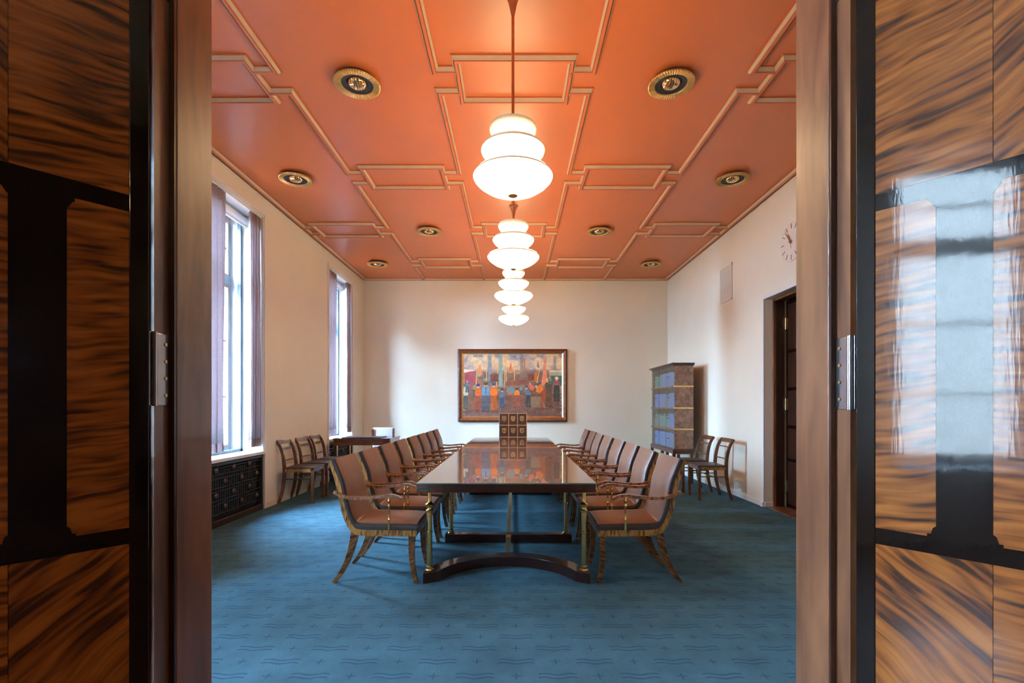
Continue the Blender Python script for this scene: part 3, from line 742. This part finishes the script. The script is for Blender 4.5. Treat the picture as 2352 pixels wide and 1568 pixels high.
# ------------------------------------------------------------------ plain side chairs along the walls
def make_side_chair():
    r = empty('side_chair')
    def stile(y):
        p = spline([(-.262, y, 0), (-.215, y, .16), (-.190, y, .34), (-.186, y, .48), (-.200, y, .62), (-.235, y, .75), (-.290, y, .838)], 16)
        return MB().sweep(p, [.030] * 16, [.030 + .012 * math.sin(PI * i / 15) for i in range(16)])
    for s in (-1, 1):
        stile(s * .195).build('back_leg', 'chair_brown', r, smooth=True, auto=40)
        MB().sweep([(.185, s * .20, .44), (.185, s * .20, .0)], [.036, .034], [.038, .034]).build('front_leg', 'chair_brown', r, bevel=.002)
        B(-.17, .168, s * .20 - .014, s * .20 + .014, .418, .462).build('side_apron', 'zebra_birch', r)
        MB().cyl((-.185, s * .198, .325), .0075, .365, 'x', 10).build('side_stretcher', 'chair_brown', r, smooth=True)
    B(.17, .198, -.19, .19, .418, .462).build('front_apron', 'chair_brown', r)
    MB().cyl((-.01, -.195, .325), .0075, .39, 'y', 10).build('cross_stretcher', 'chair_brown', r, smooth=True)
    # seat pad with a soft crown
    n = 8; rings = []
    for i in range(n + 1):
        u = -1 + 2 * i / n; x = -.178 + .385 * (i / n); row = []
        for j in range(n + 1):
            v = -1 + 2 * j / n; row.append((x, v * .213, .482 + .012 * (1 - u ** 4) * (1 - v ** 4)))
        rings.append([(x, -.213, .462)] + row + [(x, .213, .462)])
    MB().loft(rings).build('seat', 'leather_seat', r, smooth=True, auto=50)
    # crest rail bowed in plan
    p = []
    for i in range(9):
        u = -1 + 2 * i / 8; p.append((-.274 - .010 * (1 - u * u), u * .207, .818))
    MB().sweep(p, [.058] * 9, [.022] * 9, up=(-.45, 0, .9)).build('crest_rail', 'chair_brown', r, smooth=True, auto=40)
    for z, x in ((.733, -.226), (.568, -.193)):
        p = [(x - .016 * (1 - (-1 + i / 4) ** 2), (-1 + i / 4) * .19, z) for i in range(9)]
        MB().sweep(p, [.016] * 9, [.011] * 9, up=(0, 0, 1)).build('cross_bar', 'chair_brown', r, smooth=True, auto=40)
    return r
sc0 = make_side_chair()
for k, (x, y, rz, lab) in enumerate([
    (-2.90, 6.68, .05, 'wooden side chair against the window wall, closest to the radiator grille'),
    (-2.90, 7.22, -.02, 'middle wooden side chair of three against the window wall'),
    (-2.90, 7.71, .02, 'wooden side chair against the window wall, beside the writing desk'),
    (2.755, 6.90, PI - .02, 'wooden side chair on the bookcase side, nearer the side door'),
    (2.735, 7.53, PI + .03, 'wooden side chair right beside the tall bookcase')]):
    o = sc0 if k == 0 else copy_tree(sc0)
    o.location = (x, y, 0); o.rotation_euler = (0, 0, rz)
    tag(o, lab, 'chair', 'wooden side chairs by the walls')

# ------------------------------------------------------------------ writing desk, pad, desk chair
dk = tag(empty('writing_desk', (-2.525, 8.35, 0)), 'small wooden writing desk standing by the far window', 'desk')
B(-.475, .475, -.35, .35, .745, .765).build('desk_top', 'desk_wood', dk, bevel=.003)
B(-.465, .465, -.34, .34, .655, .745).build('apron', 'desk_wood', dk, bevel=.002)
B(-.475, .475, -.35, .35, .765, .771).build('glass_sheet', ['glass_on_veneer'], dk)
for x in (-.44, .44):
    for y in (-.315, .315):
        lg = B(x - .024, x + .024, y - .024, y + .024, 0, .655).build('leg', 'cabinet_base', dk, bevel=.002)
        B(x + .024, x + .028, y - .018, y + .018, .02, .65).build('inlay_strip', 'gilt', lg)
tag(B(-.36, .30, -.27, .12, .771, .781).build('desk_pad', 'leather_dark', None, bevel=.003, loc=(-2.525, 8.35, 0)), 'thin dark desk pad lying on the writing desk', 'desk pad')
dc = tag(empty('desk_chair', (-2.46, 9.02, 0)), 'chair with pale lilac leather back behind the writing desk', 'chair')
n = 8
bk = MB().loft([[(-.19, .0 + .05 * t, .47 + .43 * t), (.19, .0 + .05 * t, .47 + .43 * t), (.19, .055 + .05 * t, .47 + .43 * t), (-.19, .055 + .05 * t, .47 + .43 * t)] for t in [i / 6 for i in range(7)]])
bk.build('backrest', 'leather_lilac', dc, bevel=.012)
for s in (-1, 1): B(s * .20 - .014, s * .20 + .014, .012, .085, 0, .89).build('back_leg', 'chair_brown', dc, bevel=.003)
for s in (-1, 1): B(s * .20 - .018, s * .20 + .018, -.42, -.384, 0, .42).build('front_leg', 'chair_brown', dc, bevel=.003)
B(-.225, .225, -.43, .02, .43, .485).build('seat', 'leather_seat', dc, bevel=.02)
B(-.215, .215, -.42, .02, .385, .43).build('seat_frame', 'chair_brown', dc)

# ------------------------------------------------------------------ glass-fronted bookcase and its books
BX0, BX1, BY0, BY1 = 2.694, 3.022, 8.16, 9.48
bc = tag(empty('bookcase', (0, 0, 0)), 'tall burl wood bookcase with four glass-fronted tiers on a legged stand', 'bookcase')
tiers = [(.585, .905), (.922, 1.262), (1.279, 1.629), (1.646, 1.984)]
for z0, z1 in tiers:
    B(BX0 + .012, BX1, BY0, BY0 + .022, z0, z1).build('side_panel', 'cabinet_burl', bc)
    B(BX0 + .012, BX1, BY1 - .022, BY1, z0, z1).build('side_panel', 'cabinet_burl', bc)
    B(BX1 - .015, BX1 - .001, BY0 + .022, BY1 - .022, z0, z1).build('back_panel', 'cabinet_burl', bc)
    thirds = [BY0 + .004, BY0 + .46, BY0 + .88, BY1 - .004]
    for k in range(3):
        x = BX0 + (.001 if k != 1 else .006)
        g = B(x, x + .004, thirds[k] - (.02 if k else 0), thirds[k + 1], z0 + .002, z1 - .002).build('glass_door', 'cabinet_glass', bc)
        if k != 1:
            yk = thirds[k] + (.30 if k == 0 else .18)
            MB().lathe([(0, -.024), (.008, -.022), (.010, -.016), (.005, -.010), (.005, 0), (0, 0)], 12, (x, yk, (z0 + z1) / 2), 'x').build('knob', 'nickel', g, smooth=True)
for i, (z0, z1) in enumerate(tiers[:-1]):
    B(BX0 + .008, BX1, BY0 + .006, BY1 - .006, z1, z1 + .017).build('shelf', 'cabinet_base', bc)
    B(BX0 - .010, BX1 + .004, BY0 - .010, BY0 + .006, z1 - .004, z1 + .021).build('brass_strip', 'gilt', bc, bevel=.003)
    B(BX0 - .010, BX0 + .008, BY0 + .006, BY1 + .006, z1 - .004, z1 + .021).build('wood_strip', 'arm_wood', bc, bevel=.003)
B(BX0, BX1, BY0, BY1, .568, .585).build('bottom_board', 'cabinet_base', bc)
B(BX0, BX1, BY0, BY1, 1.984, 1.992).build('top_board', 'cabinet_base', bc)
MB().prism([(BX0 - .018, BY0 - .018), (BX1 + .012, BY0 - .018), (BX1 + .012, BY1 + .018), (BX0 - .018, BY1 + .018)], 1.992, 2.016, 'z').box(BX0 - .045, BX1 + .016, BY0 - .035, BY1 + .035, 2.016, 2.036).build('cornice', 'cabinet_base', bc, bevel=.004)
for box in ((BX0 - .02, BX0 + .02, BY0 - .01, BY1 + .01, .50, .568), (BX1 - .03, BX1 + .004, BY0 - .01, BY1 + .01, .50, .568), (BX0 + .02, BX1 - .03, BY0 - .01, BY0 + .025, .50, .568), (BX0 + .02, BX1 - .03, BY1 - .025, BY1 + .01, .50, .568)):
    B(*box).build('stand_apron', 'cabinet_base', bc, bevel=.003)
for x in (BX0 + .005, BX1 - .028):
    for y in (BY0 + .016, (BY0 + BY1) / 2, BY1 - .016):
        lg = B(x - .025, x + .025, y - .026, y + .026, 0, .50).build('leg', 'cabinet_base', bc, bevel=.003)
B(BX1 - .058, BX1 - .053, BY0 - .010, BY0 + .04, .02, .50).build('gilt_edge', 'gilt', bc)
B(BX0 + .03, BX1 - .053, BY0 - .008, BY0 + .02, .494, .50).build('gilt_edge', 'gilt', bc)
for nm, c in (('book_lavender', (132, 134, 190)), ('book_periwinkle', (118, 126, 196)), ('book_sage', (118, 138, 128)), ('book_grey', (130, 138, 146)), ('book_rose', (150, 116, 128))):
    mottled(nm, lin(c), .08, 20., rough=.6)
mottled('book_pages', (.72, .66, .55), .05, 60., rough=.8)
rb_ = random.Random(5)
tname = ['bottom', 'second-lowest', 'second-highest', 'top']
plan = [['grey'] * 3 + ['lavender'] * 9 + ['periwinkle'] * 8, ['periwinkle'] * 6 + ['grey'] * 3 + ['sage'] * 7 + ['rose'] * 4, ['periwinkle'] * 6 + ['grey'] * 3 + ['lavender'] * 6 + ['periwinkle'] * 5, ['rose'] * 2 + ['lavender'] * 4 + ['periwinkle'] * 3 + ['lavender'] * 4 + ['sage'] * 7]
books = {}
ORD20 = ORD + 'ninth tenth eleventh twelfth thirteenth fourteenth fifteenth sixteenth seventeenth eighteenth nineteenth twentieth'.split()
for ti, (z0, z1) in enumerate(tiers):
    z0b = z0 if ti == 0 else z0
    for k, c in enumerate(plan[ti]):
        y = BY0 + .028 + k * .0625
        key = c
        if key not in books:
            cov = MB().box(0, .19, 0, .006, 0, .25).box(0, .19, .050, .056, 0, .25).prism([(0, 0), (-.006, .012), (-.008, .028), (-.006, .044), (0, .056), (.004, .056), (.004, 0)], 0, .25, 'z')
            books[key] = (cov.mesh('cover', 'book_' + c), B(.004, .183, .006, .050, .004, .246).mesh('pages', 'book_pages'))
        o = tag(empty('book', (BX0 + .055, y, z0 + .0008)), '%s book on the %s bookcase tier, %s from the end nearer the doorway' % (c, tname[ti], ORD20[k]), 'book', '%s books on the %s bookcase tier' % (c, tname[ti]))
        o.scale = (1, 1, rb_.choice((.98, 1., 1., 1.02)) if c in ('lavender', 'periwinkle') else rb_.uniform(.8, 1.0))
        for q, nm in zip(books[key], ('cover', 'pages')):
            ob = bpy.data.objects.new(nm, q); COL.objects.link(ob); ob.parent = o

# ------------------------------------------------------------------ pendants
def make_pendant():
    r = empty('pendant_lamp', (0, 0, ZC))
    def L(z): return z - ZC
    MB().lathe([(0, 0), (.062, 0), (.062, -.008), (.050, -.012), (.028, -.07), (.012, -.150), (.010, -.155), (0, -.155)], 24).build('ceiling_cone', 'copper_rod', r, smooth=True)
    MB().cyl((0, 0, L(2.66)), .0095, 3.83 - 2.66, 'z', 12).build('rod', 'copper_rod', r, smooth=True)
    def bowl(R, zb, dep, lip):
        out = [(.022, 0), (R * .25, dep * .02), (R * .50, dep * .16), (R * .72, dep * .38), (R * .88, dep * .62), (R * .97, dep * .82), (R, dep * .95), (R * .985, dep * 1.06), (R * .955, dep * 1.10 + lip)]
        inn = [(max(.02, a - .006), b + .006) for a, b in out[::-1]]; inn[0] = (out[-1][0] - .008, out[-1][1])
        mb = MB().lathe([(a, b + L(zb)) for a, b in out + inn], 48)
        k = len(out) + len(inn) - 1
        for q in range(len(mb.m)):
            if q % k in (6, 7, 8): mb.m[q] = 1
        return mb
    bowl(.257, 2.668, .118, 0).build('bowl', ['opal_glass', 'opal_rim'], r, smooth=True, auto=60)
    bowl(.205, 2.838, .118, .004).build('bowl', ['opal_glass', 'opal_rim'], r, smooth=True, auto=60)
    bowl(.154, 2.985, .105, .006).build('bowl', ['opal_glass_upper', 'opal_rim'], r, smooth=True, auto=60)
    MB().lathe([(0, L(2.655)), (.022, L(2.655)), (.031, L(2.660)), (.031, L(2.668)), (.024, L(2.672)), (0, L(2.672))], 24).build('bottom_cap', 'antique_brass', r, smooth=True)
    return r
p0 = make_pendant()
for i in range(4):
    o = p0 if i == 0 else copy_tree(p0)
    o.location = (-.008, 3.13 + 1.673 * i, ZC)
    tag(o, '%s three-tier white glass pendant lamp from the doorway, above the table' % ORD[i], 'pendant lamp', 'pendant lamps in a row above the table')

o = copy_tree(p0); o.location = (.35, -1.9, ZC)  # unseen lamp added behind the camera to warm the doors and jambs
tag(o, 'three-tier white glass pendant lamp added in the unseen anteroom to warm the doors', 'pendant lamp')
# ------------------------------------------------------------------ ceiling downlights
def make_down():
    r = empty('ceiling_downlight', (0, 0, ZC))
    MB().lathe([(.128, -.034), (.132, -.042), (.178, -.044), (.185, -.040), (.185, -.030), (.16, -.020), (.128, -.020)], 108, rib=.0045).build('ribbed_ring', 'ring_gilt', r, smooth=False)
    MB().lathe([(0, 0), (.15, 0), (.15, -.024), (.128, -.024)], 36).build('housing', 'black_inner', r, smooth=True)
    MB().lathe([(.130, -.034), (.126, -.030), (.082, -.026), (.080, -.010)], 40).build('black_ring', 'black_inner', r, smooth=True)
    MB().lathe([(0, -.062), (.03, -.060), (.055, -.052), (.072, -.038), (.076, -.026), (0, -.026)], 28).build('lens', 'lens_glass', r, smooth=True)
    return r
q0 = make_down(); first = True
for (y, x, d) in ((3.975, 1.29, 'first'), (5.645, 2.55, 'second'), (7.33, 1.29, 'third'), (9.02, 2.55, 'fourth')):
    for s in (-1, 1):
        o = q0 if first else copy_tree(q0); first = False
        o.location = (s * x, y, ZC)
        tag(o, '%s round gilt-ringed ceiling downlight from the doorway on the %s side' % (d, 'window' if s < 0 else 'bookcase'), 'downlight', 'gilt-ringed downlights in the ceiling')

# ------------------------------------------------------------------ wall clock, vent
ck = tag(empty('wall_clock', (XR, 5.62, 3.215)), 'round pale wall clock with thin gold strokes above the side door', 'clock')
R = .228
MB().lathe([(0, 0), (R, 0), (R, -.010), (R - .004, -.014), (0, -.014)], 60, axis='x').build('face', 'clock_face', ck, smooth=True, auto=30)
MB().lathe([(R - .003, 0), (R + .001, 0), (R + .001, -.0145), (R - .003, -.0145)], 60, axis='x').build('rim', 'vent_white', ck, smooth=True, auto=30)
for k in range(12):
    tm = B(-.019, -.014, -.004, .004, R - .075, R - .018).build('hour_mark', 'clock_gold', ck) if k == 0 else inst(tm, ck)
    tm.rotation_euler = (k * PI / 6, 0, 0)
def hand(name, ang, ln, w0, x):
    h = MB().prism([(-w0, -.03), (w0, -.03), (w0 * .8, ln * .6), (w0 * .3, ln), (-w0 * .3, ln), (-w0 * .8, ln * .6)], x, x + .003, 'x')
    o = h.build(name, 'clock_gold', ck); o.rotation_euler = (ang, 0, 0)
hand('minute_hand', math.radians(-38), .175, .008, -.030); hand('hour_hand', math.radians(-28), .115, .010, -.026); hand('second_hand', math.radians(165), .09, .003, -.034)
MB().cyl((-.038, 0, 0), .016, .026, 'x', 16).build('hub', 'clock_gold', ck, smooth=True)
vt = tag(empty('air_vent', (XR, 0, 0)), 'white slatted air vent grille high on the wall above the bookcase', 'air vent')
v0, v1, vz0, vz1 = 7.17, 7.58, 2.895, 3.44
B(-.004, 0, v0, v1, vz0, vz1).build('back_plate', 'vent_white', vt)
for box in ((-.012, 0, v0, v0 + .02, vz0, vz1), (-.012, 0, v1 - .02, v1, vz0, vz1), (-.012, 0, v0, v1, vz0, vz0 + .02), (-.012, 0, v0, v1, vz1 - .02, vz1)): B(*box).build('frame_bar', 'vent_white', vt)
sl = None
for k in range(24):
    z = vz0 + .032 + k * .0209
    if sl is None: sl = MB().add([(-.003, v0 + .02, 0), (-.003, v1 - .02, 0), (-.013, v1 - .02, -.010), (-.013, v0 + .02, -.010), (-.003, v0 + .02, .004), (-.003, v1 - .02, .004), (-.013, v1 - .02, -.006), (-.013, v0 + .02, -.006)], [(0, 1, 2, 3), (4, 7, 6, 5), (0, 4, 5, 1), (3, 2, 6, 7), (0, 3, 7, 4), (1, 5, 6, 2)]).build('slat', 'vent_white', vt, loc=(0, 0, z))
    else: inst(sl, vt, (0, 0, z))

# ------------------------------------------------------------------ framed harbour painting on the back wall
def harbour_canvas(nx, nz):
    """flat picture, painted in code: colours for a grid of points (canvas units 0..2015 wide, 0..1270 high from the top)"""
    W, H = 2015., 1270.
    gx, gy = np.meshgrid(np.linspace(0, W, nx), np.linspace(0, H, nz))
    rng = np.random.RandomState(4)
    def smooth_noise(fx, fy):
        g = rng.rand(int(fy) + 3, int(fx) + 3); u = gx / W * fx; v = gy / H * fy
        i, j = u.astype(int), v.astype(int); a, b = u - i, v - j; a = a * a * (3 - 2 * a); b = b * b * (3 - 2 * b)
        return (g[j, i] * (1 - a) + g[j, i + 1] * a) * (1 - b) + (g[j + 1, i] * (1 - a) + g[j + 1, i + 1] * a) * b
    img = np.zeros((nz, nx, 3))
    def put(mask, c, al=1.):
        m = np.clip(mask, 0, 1)[..., None] * al
        img[:] = img * (1 - m) + np.array(c) * m
    def rect(x0, y0, x1, y1, c, al=1., soft=5.):
        put(np.clip((gx - x0) / soft, 0, 1) * np.clip((x1 - gx) / soft, 0, 1) * np.clip((gy - y0) / soft, 0, 1) * np.clip((y1 - gy) / soft, 0, 1), c, al)
    def ell(cx, cy, rx, ry, c, al=1.):
        d = np.sqrt(((gx - cx) / rx) ** 2 + ((gy - cy) / ry) ** 2); put((1.12 - d) / .2, c, al)
    def poly(pts, c, al=1.):
        m = np.zeros_like(gx, bool); n = len(pts)
        for i in range(n):
            (x0, y0), (x1, y1) = pts[i], pts[(i + 1) % n]
            if y0 == y1: continue
            m ^= ((gy >= min(y0, y1)) & (gy < max(y0, y1)) & (gx < x0 + (gy - y0) * (x1 - x0) / (y1 - y0)))
        put(m * 1., c, al)
    def line(x0, y0, x1, y1, w, c, al=1.):
        t = np.clip(((gx - x0) * (x1 - x0) + (gy - y0) * (y1 - y0)) / ((x1 - x0) ** 2 + (y1 - y0) ** 2), 0, 1)
        d = np.hypot(gx - x0 - t * (x1 - x0), gy - y0 - t * (y1 - y0)); put((w - d) / 4 + .5, c, al)
    n1, n2, n3 = smooth_noise(14, 8), smooth_noise(40, 26), smooth_noise(9, 40)
    img[:] = (150, 150, 182)                                   # sky
    put((n1 - .42) * 5, (206, 180, 164)); put((n2 - .6) * 4, (222, 198, 168), .6); rect(0, 90, 2015, 330, (214, 188, 166), .60, 90)
    for cx, cy, rx, ry in ((190, 95, 90, 70), (520, 100, 130, 60), (1530, 190, 95, 130), (1770, 150, 60, 90), (980, 190, 150, 70), (1950, 190, 60, 100)): ell(cx, cy, rx, ry, (226, 200, 172), .85)
    rect(200, 0, 420, 70, (104, 118, 176), .8, 30); rect(930, 20, 1120, 80, (118, 124, 178), .7, 30)
    rect(0, 300, 2015, 700, (128, 96, 92), .92, 90)            # far shore, hulls
    put((n2 - .5) * 4 * (gy > 380) * (gy < 700), (150, 104, 84), .7); put((n3 - .6) * 4 * (gy > 380) * (gy < 720), (86, 96, 128), .6)
    rect(30, 330, 270, 700, (164, 82, 96)); [rect(x, 345, x + 10, 690, (138, 66, 84), .7) for x in range(50, 270, 36)]
    poly([(10, 300), (270, 330), (60, 372), (10, 372)], (226, 214, 204))
    rect(500, 0, 590, 560, (128, 140, 170), .85, 14); rect(720, 0, 820, 700, (140, 158, 164), .9, 18); rect(735, 250, 800, 720, (130, 170, 178), .8, 12)
    rect(1160, 0, 1230, 480, (140, 132, 128), .8, 12); rect(1230, 80, 1275, 420, (186, 120, 78), .75, 10); rect(1840, 40, 1900, 330, (130, 150, 160), .7, 10)
    poly([(300, 420), (330, 210), (360, 210), (405, 420)], (216, 142, 96)); poly([(930, 350), (975, 160), (1015, 350)], (218, 120, 76))
    poly([(1590, 620), (1668, 20), (1720, 560), (1640, 640)], (222, 136, 116)); poly([(1440, 560), (1480, 300), (1550, 590)], (196, 112, 44))
    poly([(1500, 250), (1530, 130), (1560, 300)], (110, 122, 168))
    for x0, y0, x1, y1 in ((310, 0, 270, 620), (495, 0, 475, 620), (720, 180, 680, 720), (870, 60, 840, 690), (1040, 150, 1050, 520), (1600, 130, 1500, 580), (1860, 320, 1820, 600), (15, 0, 25, 830), (640, 0, 645, 300), (890, 0, 880, 640)): line(x0, y0, x1, y1, 8, (224, 178, 106))
    for x, y, w in ((265, 435, 100), (420, 510, 90), (920, 370, 80), (1070, 385, 100)): rect(x, y - 16, x + w, y + 16, (132, 176, 140))
    rect(1750, 325, 2015, 372, (222, 208, 170)); rect(1750, 372, 2015, 440, (160, 172, 160)); rect(1800, 440, 2015, 640, (64, 108, 122))
    rect(560, 400, 720, 560, (112, 66, 58)); rect(860, 560, 1140, 640, (142, 88, 70)); rect(1110, 520, 1330, 620, (128, 82, 72)); rect(1320, 410, 1450, 540, (120, 66, 58))
    # quay
    rect(0, 640, 2015, 1300, (126, 92, 84), 1, 60); put((n3 - .35) * 2.5 * (gy > 800), (108, 78, 76), .8)
    for y in range(900, 1270, 26): rect(0, y + 6 * math.sin(y), 2015, y + 8 + 6 * math.sin(y), (88, 62, 62), .55, 4)
    poly([(1330, 860), (1600, 860), (1680, 1090), (1330, 1060)], (136, 116, 100)); rect(150, 880, 270, 1130, (136, 88, 70)); rect(560, 690, 760, 760, (150, 160, 170), .5, 20)
    ell(970, 750, 80, 75, (104, 146, 172)); ell(950, 785, 34, 34, (214, 104, 56)); rect(920, 850, 1020, 960, (128, 76, 68), .9, 10)
    def person(x, top, bot, w, hat, coat, legs, split=.45, lean=0., skin=(226, 180, 146)):
        h = bot - top; hd = h * .075
        waist = top + h * split
        poly([(x - w * .36 , waist - 10), (x + w * .36, waist - 10), (x + w * .42, bot - h * .05), (x + w * .06, bot), (x, waist + h * .16), (x - w * .06, bot), (x - w * .42, bot - h * .05)], legs)
        rect(x - w * .38, bot - 26, x - w * .04, bot, tuple(.7 * k for k in legs)); rect(x + w * .04, bot - 26, x + w * .38, bot, tuple(.7 * k for k in legs))
        poly([(x + lean - w * .38, top + h * .18), (x + lean - w * .15, top + h * .12), (x + lean + w * .15, top + h * .12), (x + lean + w * .38, top + h * .18), (x + w * .5, top + h * .36), (x + w * .40, waist), (x - w * .40, waist), (x - w * .5, top + h * .36)], coat)
        ell(x + lean, top + h * .085, hd * .75, hd, skin); ell(x + lean, top + h * .05, hd * .95, hd * .75, hat)
    person(60, 610, 1120, 110, (90, 84, 84), (196, 196, 190), (84, 88, 84)); person(90, 540, 780, 90, (190, 150, 130), (86, 128, 158), (86, 96, 110))
    person(240, 600, 860, 90, (84, 74, 138), (128, 140, 104), (76, 88, 88)); person(310, 600, 1150, 130, (62, 74, 140), (206, 96, 42), (146, 74, 58))
    person(468, 570, 1170, 190, (84, 72, 54), (114, 144, 186), (84, 88, 108)); line(468, 640, 468, 780, 6, (52, 58, 84))
    person(630, 580, 1160, 160, (64, 88, 136), (226, 118, 40), (176, 92, 42)); person(800, 700, 1090, 120, (56, 58, 66), (88, 112, 140), (62, 86, 124))
    person(1100, 690, 1090, 140, (70, 70, 84), (222, 130, 44), (156, 82, 62), .36); person(1180, 660, 820, 70, (150, 130, 120), (104, 150, 172), (90, 100, 120))
    person(1330, 640, 1080, 120, (80, 84, 96), (96, 128, 164), (66, 74, 84), .42, -40); person(1400, 590, 780, 100, (232, 200, 160), (226, 108, 88), (150, 90, 80), .7, -30)
    poly([(1490, 690), (1580, 640), (1650, 720), (1720, 800), (1740, 1090), (1690, 1090), (1640, 880), (1620, 1100), (1570, 1100), (1590, 800), (1500, 780)], (156, 72, 44)); poly([(1500, 650), (1590, 600), (1640, 720), (1560, 790), (1480, 760)], (216, 124, 44))
    ell(1500, 620, 40, 34, (66, 92, 150)); ell(1490, 655, 24, 26, (224, 168, 130)); ell(1560, 590, 36, 30, (82, 94, 130))
    person(1745, 490, 1070, 160, (238, 206, 168), (84, 70, 54), (98, 70, 58), .36, -10); person(1765, 460, 640, 100, (236, 204, 166), (120, 136, 110), (96, 100, 90)); person(1905, 460, 960, 150, (238, 206, 168), (158, 92, 100), (62, 66, 62), .34)
    img += ((n2 - .5) * 18)[..., None] + (smooth_noise(160, 100) - .5)[..., None] * 22
    return np.clip(img, 0, 255)
FX0, FX1, FZ0, FZ1 = -1.184, 1.111, .979, 2.503
pt = tag(empty('painting', (0, YB, 0)), 'large harbour painting with figures in a copper-brown frame on the back wall', 'painting')
def frame_ring(x0, x1, z0, z1, w, d0, d1, m, nm):
    """four mitred bars; d0 outer depth, d1 inner depth off the wall"""
    o = [(x0, z0), (x1, z0), (x1, z1), (x0, z1)]; i = [(x0 + w, z0 + w), (x1 - w, z0 + w), (x1 - w, z1 - w), (x0 + w, z1 - w)]
    for k in range(4):
        l = (k + 1) % 4
        vs = [(o[k][0], 0, o[k][1]), (o[l][0], 0, o[l][1]), (i[l][0], 0, i[l][1]), (i[k][0], 0, i[k][1]), (o[k][0], -d0, o[k][1]), (o[l][0], -d0, o[l][1]), (i[l][0], -d1, i[l][1]), (i[k][0], -d1, i[k][1])]
        MB().add(vs, [(0, 3, 2, 1), (4, 5, 6, 7), (0, 1, 5, 4), (1, 2, 6, 5), (2, 3, 7, 6), (3, 0, 4, 7)]).build(nm, m, pt)
frame_ring(FX0, FX1, FZ0, FZ1, .030, .050, .062, 'frame_dark', 'outer_frame')
frame_ring(FX0 + .030, FX1 - .030, FZ0 + .030, FZ1 - .030, .052, .056, .034, 'frame_wood', 'frame_face')
frame_ring(FX0 + .082, FX1 - .082, FZ0 + .082, FZ1 - .082, .022, .040, .024, 'gilt', 'gilt_slip')
nx, nz = 420, 260
rgb = harbour_canvas(nx * 2, nz * 2).reshape(nz, 2, nx, 2, 3).mean((1, 3)) * np.array((1.04, 1.0, .90)) / 255.; rgb = np.clip(rgb, 0, 1); rgb = np.where(rgb <= .04045, rgb / 12.92, ((rgb + .055) / 1.055) ** 2.4)
cx = np.linspace(FX0 + .104, FX1 - .104, nx); cz = np.linspace(FZ1 - .104, FZ0 + .104, nz)
vv = [(x, -.022, z) for z in cz for x in cx]
ff = [(j * nx + i, (j + 1) * nx + i, (j + 1) * nx + i + 1, j * nx + i + 1) for j in range(nz - 1) for i in range(nx - 1)]
me = bpy.data.meshes.new('canvas'); me.from_pydata(vv, [], ff)
at = me.color_attributes.new('paint', 'FLOAT_COLOR', 'POINT'); at.data.foreach_set('color', np.concatenate([rgb.reshape(-1, 3), np.ones((nx * nz, 1))], 1).astype(np.float32).ravel())
m_, nt_, b_ = mat('oil_paint', rough=.5)
nt_.links.new(node(nt_, 'ShaderNodeVertexColor', None, layer_name='paint').outputs[0], b_.inputs['Base Color']); bump(nt_, b_, noise(nt_, objco(nt_), 180., 2.).outputs[0], .12, .003)
me.materials.append(m_); cv = bpy.data.objects.new('canvas', me); COL.objects.link(cv); cv.parent = pt
B(FX0 + .10, FX1 - .10, -.020, -.002, FZ0 + .10, FZ1 - .10).build('backing_board', 'frame_dark', pt)
